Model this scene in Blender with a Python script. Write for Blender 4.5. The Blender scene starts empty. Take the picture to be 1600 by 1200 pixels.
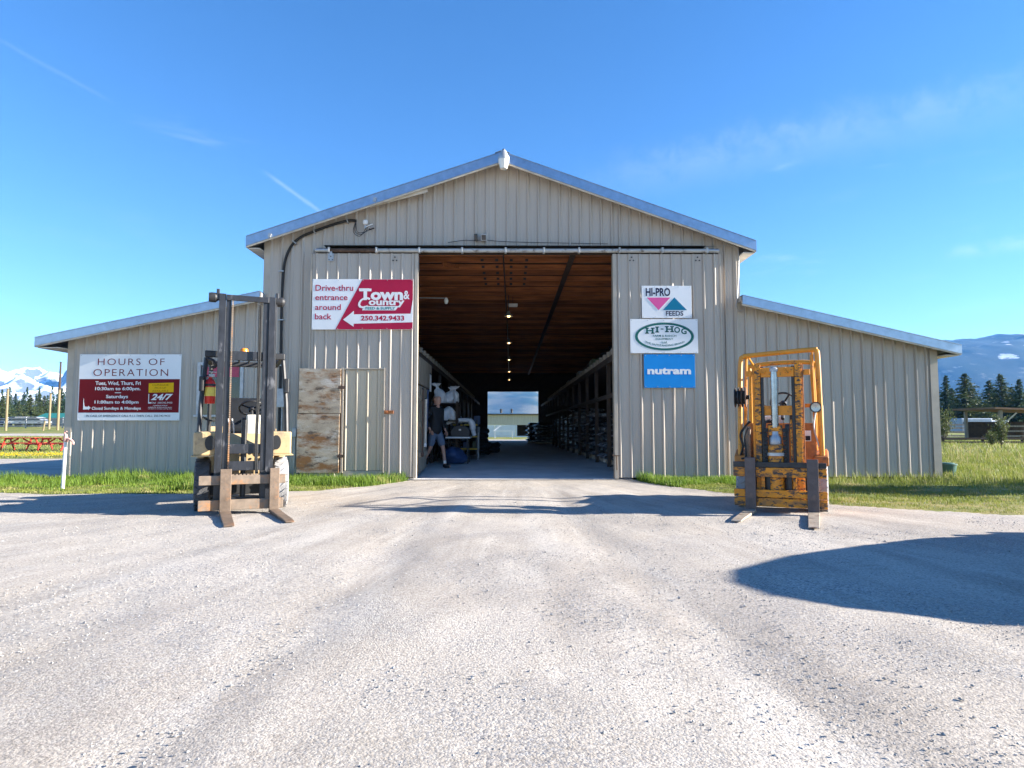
import bpy, bmesh, math, random
import numpy as np
from mathutils import Vector, Matrix, noise

R = math.radians
scene = bpy.context.scene
col = scene.collection
random.seed(7)

# ---------------------------------------------------------------- camera, sky, sun, exposure
CAM_H, PITCH, YAW, FPX = 1.10, R(3.89), R(0.30), 1000.0
cam_d = bpy.data.cameras.new('camera')
cam_d.sensor_width = 36.0
cam_d.lens = 36.0 * FPX / 1600.0
cam_d.clip_start, cam_d.clip_end = 0.05, 20000
cam = bpy.data.objects.new('camera', cam_d)
col.objects.link(cam)
cam.location = (0, 0, CAM_H)
cam.rotation_euler = (math.pi / 2 + PITCH, 0, -YAW)
scene.camera = cam

SUN_EL, SUN_FRONT = R(20.5), R(2.6)      # elevation; degrees the sun stands in front of the wall plane
to_sun = Vector((math.cos(SUN_EL) * math.cos(SUN_FRONT), -math.cos(SUN_EL) * math.sin(SUN_FRONT), math.sin(SUN_EL)))

world = bpy.data.worlds.new('World')
scene.world = world
world.use_nodes = True
wn, wl = world.node_tree.nodes, world.node_tree.links
wn.clear()
w_out = wn.new('ShaderNodeOutputWorld')
w_bg = wn.new('ShaderNodeBackground')
w_bg.inputs['Strength'].default_value = 0.068
w_sky = wn.new('ShaderNodeTexSky')
w_sky.sky_type = 'NISHITA'
w_sky.sun_disc = False
w_sky.sun_elevation = SUN_EL
w_sky.sun_rotation = R(90) + SUN_FRONT
w_sky.altitude = 900
w_sky.air_density = 1.0
w_sky.dust_density = 0.0
w_sky.ozone_density = 3.0
w_hsv = wn.new('ShaderNodeHueSaturation')
w_hsv.inputs['Hue'].default_value = 0.506
w_hsv.inputs['Saturation'].default_value = 1.22
wl.new(w_sky.outputs[0], w_hsv.inputs['Color'])
# thin cirrus: soft noise streaks over the whole sky, plus three vapour trails
w_tc = wn.new('ShaderNodeTexCoord')
def wmath(op, a, b=None, clamp=False):
    n = wn.new('ShaderNodeMath'); n.operation = op; n.use_clamp = clamp
    for i, v in enumerate((a, b)):
        if v is None: continue
        if hasattr(v, 'links'): wl.new(v, n.inputs[i])
        else: n.inputs[i].default_value = v
    return n.outputs[0]
def wdot(v):
    n = wn.new('ShaderNodeVectorMath'); n.operation = 'DOT_PRODUCT'
    wl.new(w_tc.outputs['Generated'], n.inputs[0]); n.inputs[1].default_value = v
    return n.outputs['Value']
def wnoise(scale, detail, mscale, rough=.55, rot=(0, 0, 0)):
    m = wn.new('ShaderNodeMapping'); m.inputs['Scale'].default_value = mscale; m.inputs['Rotation'].default_value = rot
    wl.new(w_tc.outputs['Generated'], m.inputs[0])
    n = wn.new('ShaderNodeTexNoise'); n.inputs['Scale'].default_value = scale
    n.inputs['Detail'].default_value = detail; n.inputs['Roughness'].default_value = rough
    n.inputs['Distortion'].default_value = .4
    wl.new(m.outputs[0], n.inputs['Vector'])
    return n.outputs['Fac']
def wstep(v, lo, hi):
    n = wn.new('ShaderNodeMapRange'); n.interpolation_type = 'SMOOTHSTEP'; n.clamp = True
    wl.new(v, n.inputs['Value']); n.inputs['From Min'].default_value = lo; n.inputs['From Max'].default_value = hi
    return n.outputs['Result']
def sky_dir(px, py):
    d = Vector(((px - 800) / FPX, 1.0, (600 - py) / FPX))
    c, s = math.cos(PITCH), math.sin(PITCH)
    d = Vector((d.x, d.y * c - d.z * s, d.y * s + d.z * c))
    c, s = math.cos(-YAW), math.sin(-YAW)
    return Vector((d.x * c - d.y * s, d.x * s + d.y * c, d.z)).normalized()
def trail(p0, p1, width, amount, wob):
    a, b = sky_dir(*p0), sky_dir(*p1)
    n = a.cross(b).normalized()
    t = (b - a).normalized(); mid = (a + b).normalized(); half = (b - a).length / 2
    off = wmath('ADD', wdot(n), wmath('MULTIPLY', wmath('SUBTRACT', wob, .5), width * 1.3))
    band = wmath('SUBTRACT', 1.0, wstep(wmath('ABSOLUTE', off), 0.0, width))
    ends = wmath('SUBTRACT', 1.0, wstep(wmath('ABSOLUTE', wdot(t)), half * .45, half))
    front = wstep(wdot(mid), .3, .6)
    return wmath('MULTIPLY', wmath('MULTIPLY', wmath('MULTIPLY', band, ends), front), amount)
cir = wnoise(7, 7, (1, 1, 5), .6, (R(8), R(6), 0))
big = wnoise(1.6, 3, (1, 1, 3))
wisps = wmath('MULTIPLY', wmath('MULTIPLY', wstep(cir, .52, .80), wstep(big, .52, .70)), .16)
wob = wnoise(26, 5, (1, 1, 1), .7)
m1 = wmath('MULTIPLY', trail((860, 300), (1820, 105), .05, .10, wob), wstep(wob, .1, .8))
m2 = trail((405, 262), (520, 345), .0045, .12, wob)
m3 = trail((-40, 40), (190, 168), .004, .035, wob)
m4 = wmath('MULTIPLY', trail((1450, 400), (1760, 362), .014, .14, wob), wstep(wob, .35, .7))
cloud = wmath('ADD', wmath('ADD', wisps, m1), wmath('ADD', wmath('ADD', m2, m3), m4), True)
w_mix = wn.new('ShaderNodeMix'); w_mix.data_type = 'RGBA'
wl.new(cloud, w_mix.inputs['Factor'])
wl.new(w_hsv.outputs[0], w_mix.inputs['A'])
w_mix.inputs['B'].default_value = (5.6, 5.9, 6.2, 1)
wl.new(w_mix.outputs['Result'], w_bg.inputs['Color'])
wl.new(w_bg.outputs[0], w_out.inputs['Surface'])

sun_d = bpy.data.lights.new('sun', 'SUN')
sun_d.energy = 5.0
sun_d.angle = R(0.53)
sun_d.color = (1.0, 0.93, 0.82)
sun = bpy.data.objects.new('sun', sun_d)
col.objects.link(sun)
sun.rotation_euler = to_sun.to_track_quat('Z', 'Y').to_euler()

vs = scene.view_settings
vs.view_transform, vs.look, vs.gamma, vs.use_curve_mapping = 'Standard', 'None', 1.0, False
vs.exposure = 2.1
scene.render.engine = 'CYCLES'
scene.cycles.use_denoising = True
scene.cycles.max_bounces = 7
scene.cycles.diffuse_bounces = 5
scene.cycles.glossy_bounces = 3
scene.cycles.transmission_bounces = 5
scene.cycles.transparent_max_bounces = 8
scene.cycles.sample_clamp_indirect = 6

# ---------------------------------------------------------------- measuring and mesh helpers
def P(px, py, Y):
    """point of the plane at depth Y that the photo shows at px, py (survey of the place from the photo)"""
    d = sky_dir(px, py)
    k = Y / d.y
    return Vector((d.x * k, Y, CAM_H + d.z * k))
def XZ(px, py, Y):
    p = P(px, py, Y); return p.x, p.z

def tag(o, label=None, cat=None, group=None, kind=None):
    if label: o['label'] = label
    if cat: o['category'] = cat
    if group: o['group'] = group
    if kind: o['kind'] = kind
    return o
def empty(name, loc=(0, 0, 0), rz=0, parent=None):
    o = bpy.data.objects.new(name, None)
    o.empty_display_size = .2
    col.objects.link(o); o.location = loc; o.rotation_euler = (0, 0, rz)
    if parent: o.parent = parent
    return o
def link_mesh(name, me, m=None, parent=None, loc=None, rot=None):
    o = bpy.data.objects.new(name, me)
    col.objects.link(o)
    if m is not None and not me.materials: me.materials.append(m)
    if parent: o.parent = parent
    if loc is not None: o.location = loc
    if rot is not None: o.rotation_euler = rot
    return o
def np_mesh(name, V, F):
    """mesh from numpy arrays; F is (n, k)"""
    me = bpy.data.meshes.new(name)
    V = np.asarray(V, np.float32); F = np.asarray(F, np.int32)
    n, k = F.shape
    me.vertices.add(len(V)); me.vertices.foreach_set('co', V.ravel())
    me.loops.add(n * k); me.loops.foreach_set('vertex_index', F.ravel())
    me.polygons.add(n)
    me.polygons.foreach_set('loop_start', np.arange(0, n * k, k, dtype=np.int32))
    me.polygons.foreach_set('loop_total', np.full(n, k, np.int32))
    me.polygons.foreach_set('use_smooth', np.zeros(n, bool))
    me.update(calc_edges=True); me.validate()
    return me
class MB:
    def __init__(s): s.v, s.f, s.sm = [], [], []
    def add(s, v, f, smooth=False, M=None):
        b = len(s.v)
        for p in v:
            p = Vector(p)
            s.v.append(tuple(M @ p if M else p))
        for q in f:
            s.f.append([b + i for i in q]); s.sm.append(smooth)
        return s
    def box(s, x0, x1, y0, y1, z0, z1, M=None):
        v = [(x, y, z) for z in (z0, z1) for y in (y0, y1) for x in (x0, x1)]
        return s.add(v, [(0, 2, 3, 1), (4, 5, 7, 6), (0, 1, 5, 4), (2, 6, 7, 3), (0, 4, 6, 2), (1, 3, 7, 5)], False, M)
    def bar(s, a, b, w, h, up=(0, 0, 1)):
        a, b = Vector(a), Vector(b); d = (b - a).normalized()
        u = Vector(up)
        if abs(d.dot(u)) > .98: u = Vector((0, 1, 0))
        x = d.cross(u).normalized(); z = x.cross(d).normalized()
        v = [p + x * (i * w / 2) + z * (j * h / 2) for p in (a, b) for j in (-1, 1) for i in (-1, 1)]
        return s.add(v, [(0, 2, 3, 1), (4, 5, 7, 6), (0, 1, 5, 4), (2, 6, 7, 3), (0, 4, 6, 2), (1, 3, 7, 5)])
    def tube(s, pts, r, n=8, closed=False, cap=True):
        pts = [Vector(p) for p in pts]
        rs = r if isinstance(r, (list, tuple)) else [r] * len(pts)
        N = len(pts); v, f = [], []
        up = None
        for i, p in enumerate(pts):
            if closed: d = pts[(i + 1) % N] - pts[i - 1]
            else: d = pts[min(i + 1, N - 1)] - pts[max(i - 1, 0)]
            d.normalize()
            if up is None:
                up = Vector((0, 0, 1)) if abs(d.z) < .9 else Vector((0, 1, 0))
            x = d.cross(up)
            if x.length < 1e-4: x = d.cross(Vector((1, 0, 0)))
            x.normalize(); up = x.cross(d).normalized()
            for k in range(n):
                a = 2 * math.pi * k / n
                v.append(p + (x * math.cos(a) + up * math.sin(a)) * rs[i])
        for i in range(N if closed else N - 1):
            j = (i + 1) % N
            for k in range(n):
                f.append((i * n + k, i * n + (k + 1) % n, j * n + (k + 1) % n, j * n + k))
        s.add(v, f, True)
        if cap and not closed:
            s.add(v[:n], [tuple(range(n - 1, -1, -1))[::-1]]); s.add(v[-n:], [tuple(range(n))])
        return s
    def lathe(s, prof, n=16, M=None, smooth=True):
        """prof: (radius, height) pairs about local Z"""
        v, f = [], []
        for (r, z) in prof:
            for k in range(n):
                a = 2 * math.pi * k / n
                v.append((r * math.cos(a), r * math.sin(a), z))
        for i in range(len(prof) - 1):
            for k in range(n):
                f.append((i * n + k, i * n + (k + 1) % n, (i + 1) * n + (k + 1) % n, (i + 1) * n + k))
        return s.add(v, f, smooth, M)
    def prism(s, poly, d, axis='Y', M=None):
        """poly of (a, b) in the plane across axis, extruded from d[0] to d[1]"""
        n = len(poly)
        def pt(a, b, c): return (a, c, b) if axis == 'Y' else ((c, a, b) if axis == 'X' else (a, b, c))
        v = [pt(a, b, d[0]) for a, b in poly] + [pt(a, b, d[1]) for a, b in poly]
        f = [tuple(range(n)), tuple(range(2 * n - 1, n - 1, -1))]
        f += [(i, i + n, (i + 1) % n + n, (i + 1) % n) for i in range(n)]
        return s.add(v, f, False, M)
    def mesh(s, name='mesh'):
        me = bpy.data.meshes.new(name)
        me.from_pydata(s.v, [], s.f); me.polygons.foreach_set('use_smooth', s.sm)
        bm = bmesh.new(); bm.from_mesh(me); bmesh.ops.recalc_face_normals(bm, faces=bm.faces); bm.to_mesh(me); bm.free()
        me.update()
        if any(s.sm): me.set_sharp_from_angle(angle=R(38))
        return me
    def build(s, name, m, parent=None, bevel=0, loc=None, rot=None, label=None):
        me = s.mesh(name)
        o = link_mesh(name, me, m, parent, loc, rot)
        if bevel:
            b = o.modifiers.new('bevel', 'BEVEL'); b.width = bevel; b.segments = 2; b.limit_method = 'ANGLE'; b.angle_limit = R(40)
        if label: o['label'] = label
        return o
def box(name, m, parent, x0, x1, y0, y1, z0, z1, bevel=0, **k):
    return MB().box(x0, x1, y0, y1, z0, z1).build(name, m, parent, bevel, **k)
def tube(name, m, parent, pts, r, n=8, **k):
    return MB().tube(pts, r, n).build(name, m, parent, **k)
def copy_tree(o, parent=None):
    c = o.copy(); col.objects.link(c); c.parent = parent
    for ch in list(o.children): copy_tree(ch, c)
    return c
def rotX(a, loc=(0, 0, 0)): return Matrix.Translation(loc) @ Matrix.Rotation(a, 4, 'X')
def rotY(a, loc=(0, 0, 0)): return Matrix.Translation(loc) @ Matrix.Rotation(a, 4, 'Y')
def rotZ(a, loc=(0, 0, 0)): return Matrix.Translation(loc) @ Matrix.Rotation(a, 4, 'Z')

# ---------------------------------------------------------------- materials
def mat(name, c, rough=.6, metal=0.0, var=.12, vscale=6, bump=0.0, bscale=40, spots=None, stretch=(1, 1, 1), world_pos=False, spec=.5, c2=None, emit=None, tint=0.0):
    """principled material; var mottles the colour, spots = (colour, scale, lo, hi) wears through to another colour"""
    m = bpy.data.materials.new(name); m.use_nodes = True
    nt = m.node_tree; N, L = nt.nodes, nt.links
    b = N['Principled BSDF']
    b.inputs['Roughness'].default_value = rough; b.inputs['Metallic'].default_value = metal
    b.inputs['Specular IOR Level'].default_value = spec
    if world_pos:
        g = N.new('ShaderNodeNewGeometry'); vec = g.outputs['Position']
    else:
        g = N.new('ShaderNodeTexCoord'); vec = g.outputs['Object']
    mp = N.new('ShaderNodeMapping'); mp.inputs['Scale'].default_value = stretch; L.new(vec, mp.inputs[0]); vec = mp.outputs[0]
    n1 = N.new('ShaderNodeTexNoise'); n1.inputs['Scale'].default_value = vscale; n1.inputs['Detail'].default_value = 6; n1.inputs['Roughness'].default_value = .62
    L.new(vec, n1.inputs['Vector'])
    r = N.new('ShaderNodeValToRGB'); e = r.color_ramp.elements
    lo = c2 if c2 else tuple(x * (1 - var * 1.6) for x in c)
    hi = tuple(min(1, x * (1 + var)) for x in c)
    e[0].position, e[0].color = .28, (*lo, 1); e[1].position, e[1].color = .72, (*hi, 1)
    L.new(n1.outputs['Fac'], r.inputs[0]); out = r.outputs[0]
    if spots:
        if not isinstance(spots, list): spots = [spots]
        for (sc_, scale, a, bb) in spots:
            n2 = N.new('ShaderNodeTexNoise'); n2.inputs['Scale'].default_value = scale; n2.inputs['Detail'].default_value = 7; n2.inputs['Roughness'].default_value = .68
            mo = N.new('ShaderNodeVectorMath'); mo.operation = 'ADD'; mo.inputs[1].default_value = (scale * 3.1, 1.7, scale)
            L.new(vec, mo.inputs[0]); L.new(mo.outputs[0], n2.inputs['Vector'])
            mr = N.new('ShaderNodeMapRange'); mr.inputs['From Min'].default_value = a; mr.inputs['From Max'].default_value = bb; mr.clamp = True
            L.new(n2.outputs['Fac'], mr.inputs['Value'])
            mx = N.new('ShaderNodeMix'); mx.data_type = 'RGBA'; L.new(mr.outputs[0], mx.inputs['Factor']); L.new(out, mx.inputs['A']); mx.inputs['B'].default_value = (*sc_, 1)
            out = mx.outputs['Result']
    if tint:
        oi = N.new('ShaderNodeObjectInfo'); tr = N.new('ShaderNodeMapRange'); L.new(oi.outputs['Random'], tr.inputs['Value'])
        tr.inputs['To Min'].default_value = 1 - tint; tr.inputs['To Max'].default_value = 1 + tint * .6
        tm = N.new('ShaderNodeVectorMath'); tm.operation = 'SCALE'; L.new(out, tm.inputs[0]); L.new(tr.outputs[0], tm.inputs['Scale']); out = tm.outputs[0]
    L.new(out, b.inputs['Base Color'])
    if bump:
        n3 = N.new('ShaderNodeTexNoise'); n3.inputs['Scale'].default_value = bscale; n3.inputs['Detail'].default_value = 5
        L.new(vec, n3.inputs['Vector'])
        bp = N.new('ShaderNodeBump'); bp.inputs['Strength'].default_value = bump; bp.inputs['Distance'].default_value = .02
        L.new(n3.outputs['Fac'], bp.inputs['Height']); L.new(bp.outputs[0], b.inputs['Normal'])
    if emit:
        b.inputs['Emission Color'].default_value = (*emit[0], 1); b.inputs['Emission Strength'].default_value = emit[1]
    return m
M = {}
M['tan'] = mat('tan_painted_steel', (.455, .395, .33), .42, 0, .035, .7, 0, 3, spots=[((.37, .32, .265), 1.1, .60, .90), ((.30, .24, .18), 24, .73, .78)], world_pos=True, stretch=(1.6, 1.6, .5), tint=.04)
M['tan_warm'] = mat('yellower_tan_steel', (.53, .445, .325), .5, 0, .05, 1, world_pos=True)  # yellower, slightly lighter tan for the personnel door
M['tan_trim'] = mat('tan_trim', (.45, .385, .305), .45, 0, .1, 3, world_pos=True)
M['galv'] = mat('galvanised_steel', (.36, .43, .53), .34, .95, .10, 7, .03, 8, spots=((.28, .33, .40), 3, .56, .75), world_pos=True)
M['galv_dull'] = mat('dull_galvanised_steel', (.46, .47, .48), .5, .6, .15, 9)
M['track_white'] = mat('white_painted_track', (.46, .46, .45), .5, .1, .15, 5, spots=((.12, .09, .07), 5, .55, .66))
M['rusty'] = mat('rusty_dark_steel', (.115, .07, .05), .8, .2, .35, 9, .3, 40)
M['rust_orange'] = mat('orange_rust', (.33, .12, .04), .85, 0, .3, 14, .2)
M['dark'] = mat('dark_steel', (.035, .035, .037), .5, .2, .3, 12)
M['black'] = mat('black_plastic', (.018, .018, .020), .45, 0, .2, 12)
M['rubber'] = mat('black_rubber', (.022, .022, .022), .75, 0, .25, 18, .2, 60)
M['wood'] = mat('orange_timber', (.36, .125, .036), .75, 0, .4, 2.2, .2, 30, stretch=(.5, 6, 6), world_pos=True, spots=((.15, .06, .025), 3, .58, .72), tint=.45)
M['wood_grey'] = mat('weathered_board', (.30, .25, .19), .85, 0, .3, 3, .2, 30, stretch=(4, 4, .5), world_pos=True)
M['wood_dark'] = mat('dark_timber', (.055, .036, .024), .85, 0, .3, 4, .2, 30, world_pos=True)
M['wood_pale'] = mat('pale_board', (.62, .56, .47), .75, 0, .18, 5, .1, 30)
M['ply'] = mat('weathered_plywood', (.46, .37, .27), .85, 0, .22, 2.4, .3, 30, stretch=(1, 1, 2.6),
               spots=[((.58, .53, .46), 1.8, .50, .66), ((.27, .125, .045), 1.5, .47, .60), ((.11, .08, .06), 3.8, .55, .65), ((.20, .19, .20), 1.0, .57, .70), ((.06, .045, .04), 22, .66, .70)])
M['concrete'] = mat('concrete_floor', (.60, .595, .59), .75, 0, .14, 1.5, .15, 25, spots=((.38, .38, .38), .9, .58, .78), world_pos=True)
M['sheet_white'] = mat('white_sign_face', (.78, .79, .80), .35, 0, .03, 2)
M['glass_dark'] = mat('dark_window_glass', (.02, .025, .03), .06, 0, .1, 3, spec=.8)
M['white_paint'] = mat('white_paint', (.75, .75, .74), .5, 0, .06, 4)
# ---------------------------------------------------------------- ground
def sstep(a, b, x):
    t = np.clip((x - a) / (b - a), 0, 1); return t * t * (3 - 2 * t)
def terr(x, y):
    """large shape of the land (numpy or scalar)"""
    x = np.asarray(x, float); y = np.asarray(y, float)
    wl_ = sstep(-9.6, -16, x)
    rise = np.interp(y, [-300, 0, 10, 14, 34, 60, 80, 150, 260, 700, 6000], [-.1, -.1, -.15, -.36, -.36, .3, .75, 3.0, 9, 12, 12])
    wr = sstep(14, 60, x)
    riser = np.interp(y, [-300, 60, 110, 220, 800, 6000], [0, 0, .4, 2.0, 4, 4])
    far = sstep(56, 160, y) * .4
    return wl_ * rise + (1 - wl_) * (wr * riser + (1 - wr) * far)
def vnoise(x, y, s, seed=0.0):
    f = np.frompyfunc(lambda a, b: noise.noise((a * s + seed, b * s - seed, seed * 1.7)), 2, 1)
    return f(x, y).astype(float)
def inside(poly, x, y):
    r = np.zeros(x.shape, bool); n = len(poly); j = n - 1
    for i in range(n):
        xi, yi = poly[i]; xj, yj = poly[j]
        c = ((yi > y) != (yj > y)) & (x < (xj - xi) * (y - yi) / (yj - yi + 1e-12) + xi)
        r ^= c; j = i
    return r
GRASS_LEFT = [(-10.4, 14.0), (-10.3, 12.4), (-9.0, 11.1), (-7.4, 10.75), (-6.0, 10.75), (-4.6, 10.9), (-3.4, 11.3), (-2.6, 12.3), (-2.15, 13.3), (-2.0, 14.0)]
GRASS_RIGHT = [(2.6, 14.0), (2.75, 12.9), (3.4, 11.4), (4.3, 9.7), (5.2, 8.7), (6.2, 8.1), (8.0, 7.7), (14, 7.3), (45, 7.0), (70, 200), (9.0, 200), (9.0, 14.0)]
def axis(parts):
    out = []
    for a, b, n in parts: out.append(np.linspace(a, b, n, endpoint=False))
    return np.unique(np.concatenate(out))
geo = lambda a, b, n: np.sign(a) * np.geomspace(abs(a), abs(b), n)
xs = np.unique(np.concatenate([geo(-5500, -60, 26), np.arange(-60, -9, .34), np.arange(-9, 9, .085), np.arange(9, 30, .34), geo(30, 5500, 30)]))
ys = np.unique(np.concatenate([np.array([-250, -120, -60, -30, -15, -8, -4, -2, -.6, .4, 1.0]), np.arange(1.4, 14.1, .085), np.arange(14.1, 64, .4), geo(64, 5500, 42)]))
GX, GY = np.meshgrid(xs, ys)
GZ = terr(GX, GY)
fine = (np.abs(GX) < 14) & (GY > 0) & (GY < 16)
fx, fy = GX[fine], GY[fine]
micro = vnoise(fx, fy, .55, 3) * .022 + vnoise(fx, fy, 2.3, 8) * .010 + vnoise(fx, fy, 7, 5) * .006
# two pairs of shallow wheel ruts leading into the doorway
for cx, wgt in ((-.85, 1), (.75, 1), (1.9, .6), (-2.2, .5)):
    drift = cx + .10 * np.sin(fy * .5 + cx) + (13 - fy) * .045 * cx
    micro -= wgt * .014 * np.exp(-((fx - drift) / .22) ** 2)
micro *= sstep(13.9, 12.0, fy) * .9 + .1
GZ[fine] += micro
cover = (inside(GRASS_LEFT, GX, GY) | inside(GRASS_RIGHT, GX, GY)).astype(float)
fieldL = (sstep(29.5, 31.0, GY) * (1 - sstep(60, 61, GY) * sstep(69, 68, GY)) * sstep(-11, -12.5, GX))
cover = np.maximum(cover, fieldL)
cover = np.maximum(cover, sstep(58, 60, GY) * sstep(-14, -10, GX))
cover = np.maximum(cover, sstep(40, 48, GX))
cover = np.maximum(cover, sstep(80, 82, GY))
nx, ny = len(xs), len(ys)
idx = np.arange(nx * ny).reshape(ny, nx)
GF = np.stack([idx[:-1, :-1], idx[:-1, 1:], idx[1:, 1:], idx[1:, :-1]], -1).reshape(-1, 4)
# leave the barn's own footprint to its floor slab
g_me = np_mesh('ground', np.stack([GX, GY, GZ], -1).reshape(-1, 3), GF)
at_ = g_me.attributes.new('cover', 'FLOAT', 'POINT'); at_.data.foreach_set('value', cover.ravel().astype(np.float32))
g_me.polygons.foreach_set('use_smooth', np.ones(len(GF), bool))
def ground_z(x, y):
    return float(terr(x, y))

def ground_material():
    m = bpy.data.materials.new('gravel_and_turf'); m.use_nodes = True
    nt = m.node_tree; N, L = nt.nodes, nt.links; b = N['Principled BSDF']
    b.inputs['Roughness'].default_value = .95; b.inputs['Specular IOR Level'].default_value = .2
    pos = N.new('ShaderNodeNewGeometry').outputs['Position']
    def nz(scale, detail=5, rough=.6, stretch=None, rot=0):
        v = pos
        if stretch:
            mp = N.new('ShaderNodeMapping'); mp.inputs['Scale'].default_value = stretch; mp.inputs['Rotation'].default_value = (0, 0, rot)
            L.new(pos, mp.inputs[0]); v = mp.outputs[0]
        n = N.new('ShaderNodeTexNoise'); n.inputs['Scale'].default_value = scale; n.inputs['Detail'].default_value = detail; n.inputs['Roughness'].default_value = rough
        L.new(v, n.inputs['Vector']); return n.outputs['Fac']
    def ramp(f, p0, c0, p1, c1):
        r = N.new('ShaderNodeValToRGB'); e = r.color_ramp.elements
        e[0].position, e[0].color, e[1].position, e[1].color = p0, (*c0, 1), p1, (*c1, 1)
        L.new(f, r.inputs[0]); return r.outputs[0]
    def mix(f, a, c, t='MIX'):
        x = N.new('ShaderNodeMix'); x.data_type = 'RGBA'; x.blend_type = t
        if hasattr(f, 'links'): L.new(f, x.inputs['Factor'])
        else: x.inputs['Factor'].default_value = f
        for s, v in (('A', a), ('B', c)):
            if hasattr(v, 'links'): L.new(v, x.inputs[s])
            else: x.inputs[s].default_value = (*v, 1)
        return x.outputs['Result']
    def mr(f, a, c):
        x = N.new('ShaderNodeMapRange'); x.clamp = True; L.new(f, x.inputs['Value']); x.inputs['From Min'].default_value = a; x.inputs['From Max'].default_value = c; return x.outputs[0]
    # sweeping wheel-track coordinates: bearing and distance about a point inside the doorway
    sxyz = N.new('ShaderNodeSeparateXYZ'); L.new(pos, sxyz.inputs[0])
    def ma(op, a, c):
        x = N.new('ShaderNodeMath'); x.operation = op
        for i_, v in enumerate((a, c)):
            if v is None: continue
            if hasattr(v, 'links'): L.new(v, x.inputs[i_])
            else: x.inputs[i_].default_value = v
        return x.outputs[0]
    dxx = ma('SUBTRACT', sxyz.outputs[0], .1); dyy = ma('SUBTRACT', 17.0, sxyz.outputs[1])
    th = ma('ARCTAN2', dxx, dyy); rr = ma('SQRT', ma('ADD', ma('MULTIPLY', dxx, dxx), ma('MULTIPLY', dyy, dyy)), None)
    cmb = N.new('ShaderNodeCombineXYZ'); L.new(ma('MULTIPLY', th, 17.0), cmb.inputs[0]); L.new(ma('MULTIPLY', rr, .22), cmb.inputs[1])
    def nzt(scale, detail=5, rough=.6, off=0.0):
        o_ = N.new('ShaderNodeVectorMath'); o_.operation = 'ADD'; o_.inputs[1].default_value = (off, off * .7, off)
        L.new(cmb.outputs[0], o_.inputs[0])
        n = N.new('ShaderNodeTexNoise'); n.inputs['Scale'].default_value = scale; n.inputs['Detail'].default_value = detail; n.inputs['Roughness'].default_value = rough
        L.new(o_.outputs[0], n.inputs['Vector']); return n.outputs['Fac']
    g = ramp(nz(.5, 6, .6), .30, (.405, .36, .31), .68, (.56, .51, .455))
    g = mix(ma('MULTIPLY', mr(nzt(1.0, 6, .62), .47, .66), .85), g, (.345, .305, .265))
    g = mix(ma('MULTIPLY', mr(nzt(1.7, 6, .6, 7.3), .52, .68), .75), g, (.595, .55, .495))
    g = mix(ma('MULTIPLY', mr(nz(.28, 4, .55), .54, .70), .7), g, (.33, .29, .25))
    # tyre tread prints along two of the lanes
    lane = mr(nzt(2.6, 2, .4, 3.1), .60, .70)
    wv = ma('SINE', ma('ADD', ma('MULTIPLY', rr, 46.0), ma('MULTIPLY', nz(3, 3), 5.0)), None)
    patch = mr(nz(.6, 3, .5), .50, .60)
    g = mix(ma('MULTIPLY', ma('MULTIPLY', ma('MULTIPLY', lane, patch), mr(wv, -.2, .5)), .42), g, (.30, .265, .23))
    # packed grit everywhere, loose dark chips in patches
    g = mix(.9, g, ramp(nz(55, 4, .8), .35, (.50, .485, .47), .59, (1.06, 1.05, 1.03)), 'MULTIPLY')
    loose = mr(nz(.7, 5, .65), .42, .62)
    vo = N.new('ShaderNodeTexVoronoi'); vo.inputs['Scale'].default_value = 95; L.new(pos, vo.inputs['Vector'])
    sep = N.new('ShaderNodeSeparateColor'); L.new(vo.outputs['Color'], sep.inputs[0])
    st2 = N.new('ShaderNodeMath'); st2.operation = 'MULTIPLY'; L.new(mr(sep.outputs[0], .50, .72), st2.inputs[0]); L.new(ma('MULTIPLY_ADD', loose, .8), st2.inputs[1]); st2.inputs[1].links[0].from_node.inputs[2].default_value = .14
    g = mix(st2.outputs[0], g, ramp(sep.outputs[1], .2, (.17, .165, .17), .9, (.40, .385, .37)))
    # turf
    t = ramp(nz(1.7, 6, .65), .32, (.085, .12, .028), .68, (.20, .215, .05))
    t = mix(mr(nz(.5, 5, .6), .50, .66), t, (.30, .25, .10))
    t = mix(mr(nz(9, 4, .7), .60, .72), t, (.34, .30, .22))
    at = N.new('ShaderNodeAttribute'); at.attribute_name = 'cover'
    ad = N.new('ShaderNodeMath'); ad.operation = 'ADD'; L.new(at.outputs['Fac'], ad.inputs[0])
    ng = N.new('ShaderNodeMath'); ng.operation = 'MULTIPLY_ADD'; L.new(nz(3.5, 6, .7), ng.inputs[0]); ng.inputs[1].default_value = 1.3; ng.inputs[2].default_value = -.65
    L.new(ng.outputs[0], ad.inputs[1])
    L.new(mix(mr(ad.outputs[0], .42, .58), g, t), b.inputs['Base Color'])
    bp = N.new('ShaderNodeBump'); bp.inputs['Strength'].default_value = .5; bp.inputs['Distance'].default_value = .012
    sm = N.new('ShaderNodeMath'); sm.operation = 'ADD'; L.new(nz(48, 6, .8), sm.inputs[0])
    s3 = N.new('ShaderNodeMath'); s3.operation = 'MULTIPLY'; L.new(vo.outputs['Distance'], s3.inputs[0]); s3.inputs[1].default_value = -.5
    L.new(s3.outputs[0], sm.inputs[1]); L.new(sm.outputs[0], bp.inputs['Height'])
    L.new(bp.outputs[0], b.inputs['Normal'])
    return m
M['ground'] = ground_material()
ground = tag(link_mesh('ground', g_me, M['ground']), 'pale gravel yard with turf at its edges', kind='structure')

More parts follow.
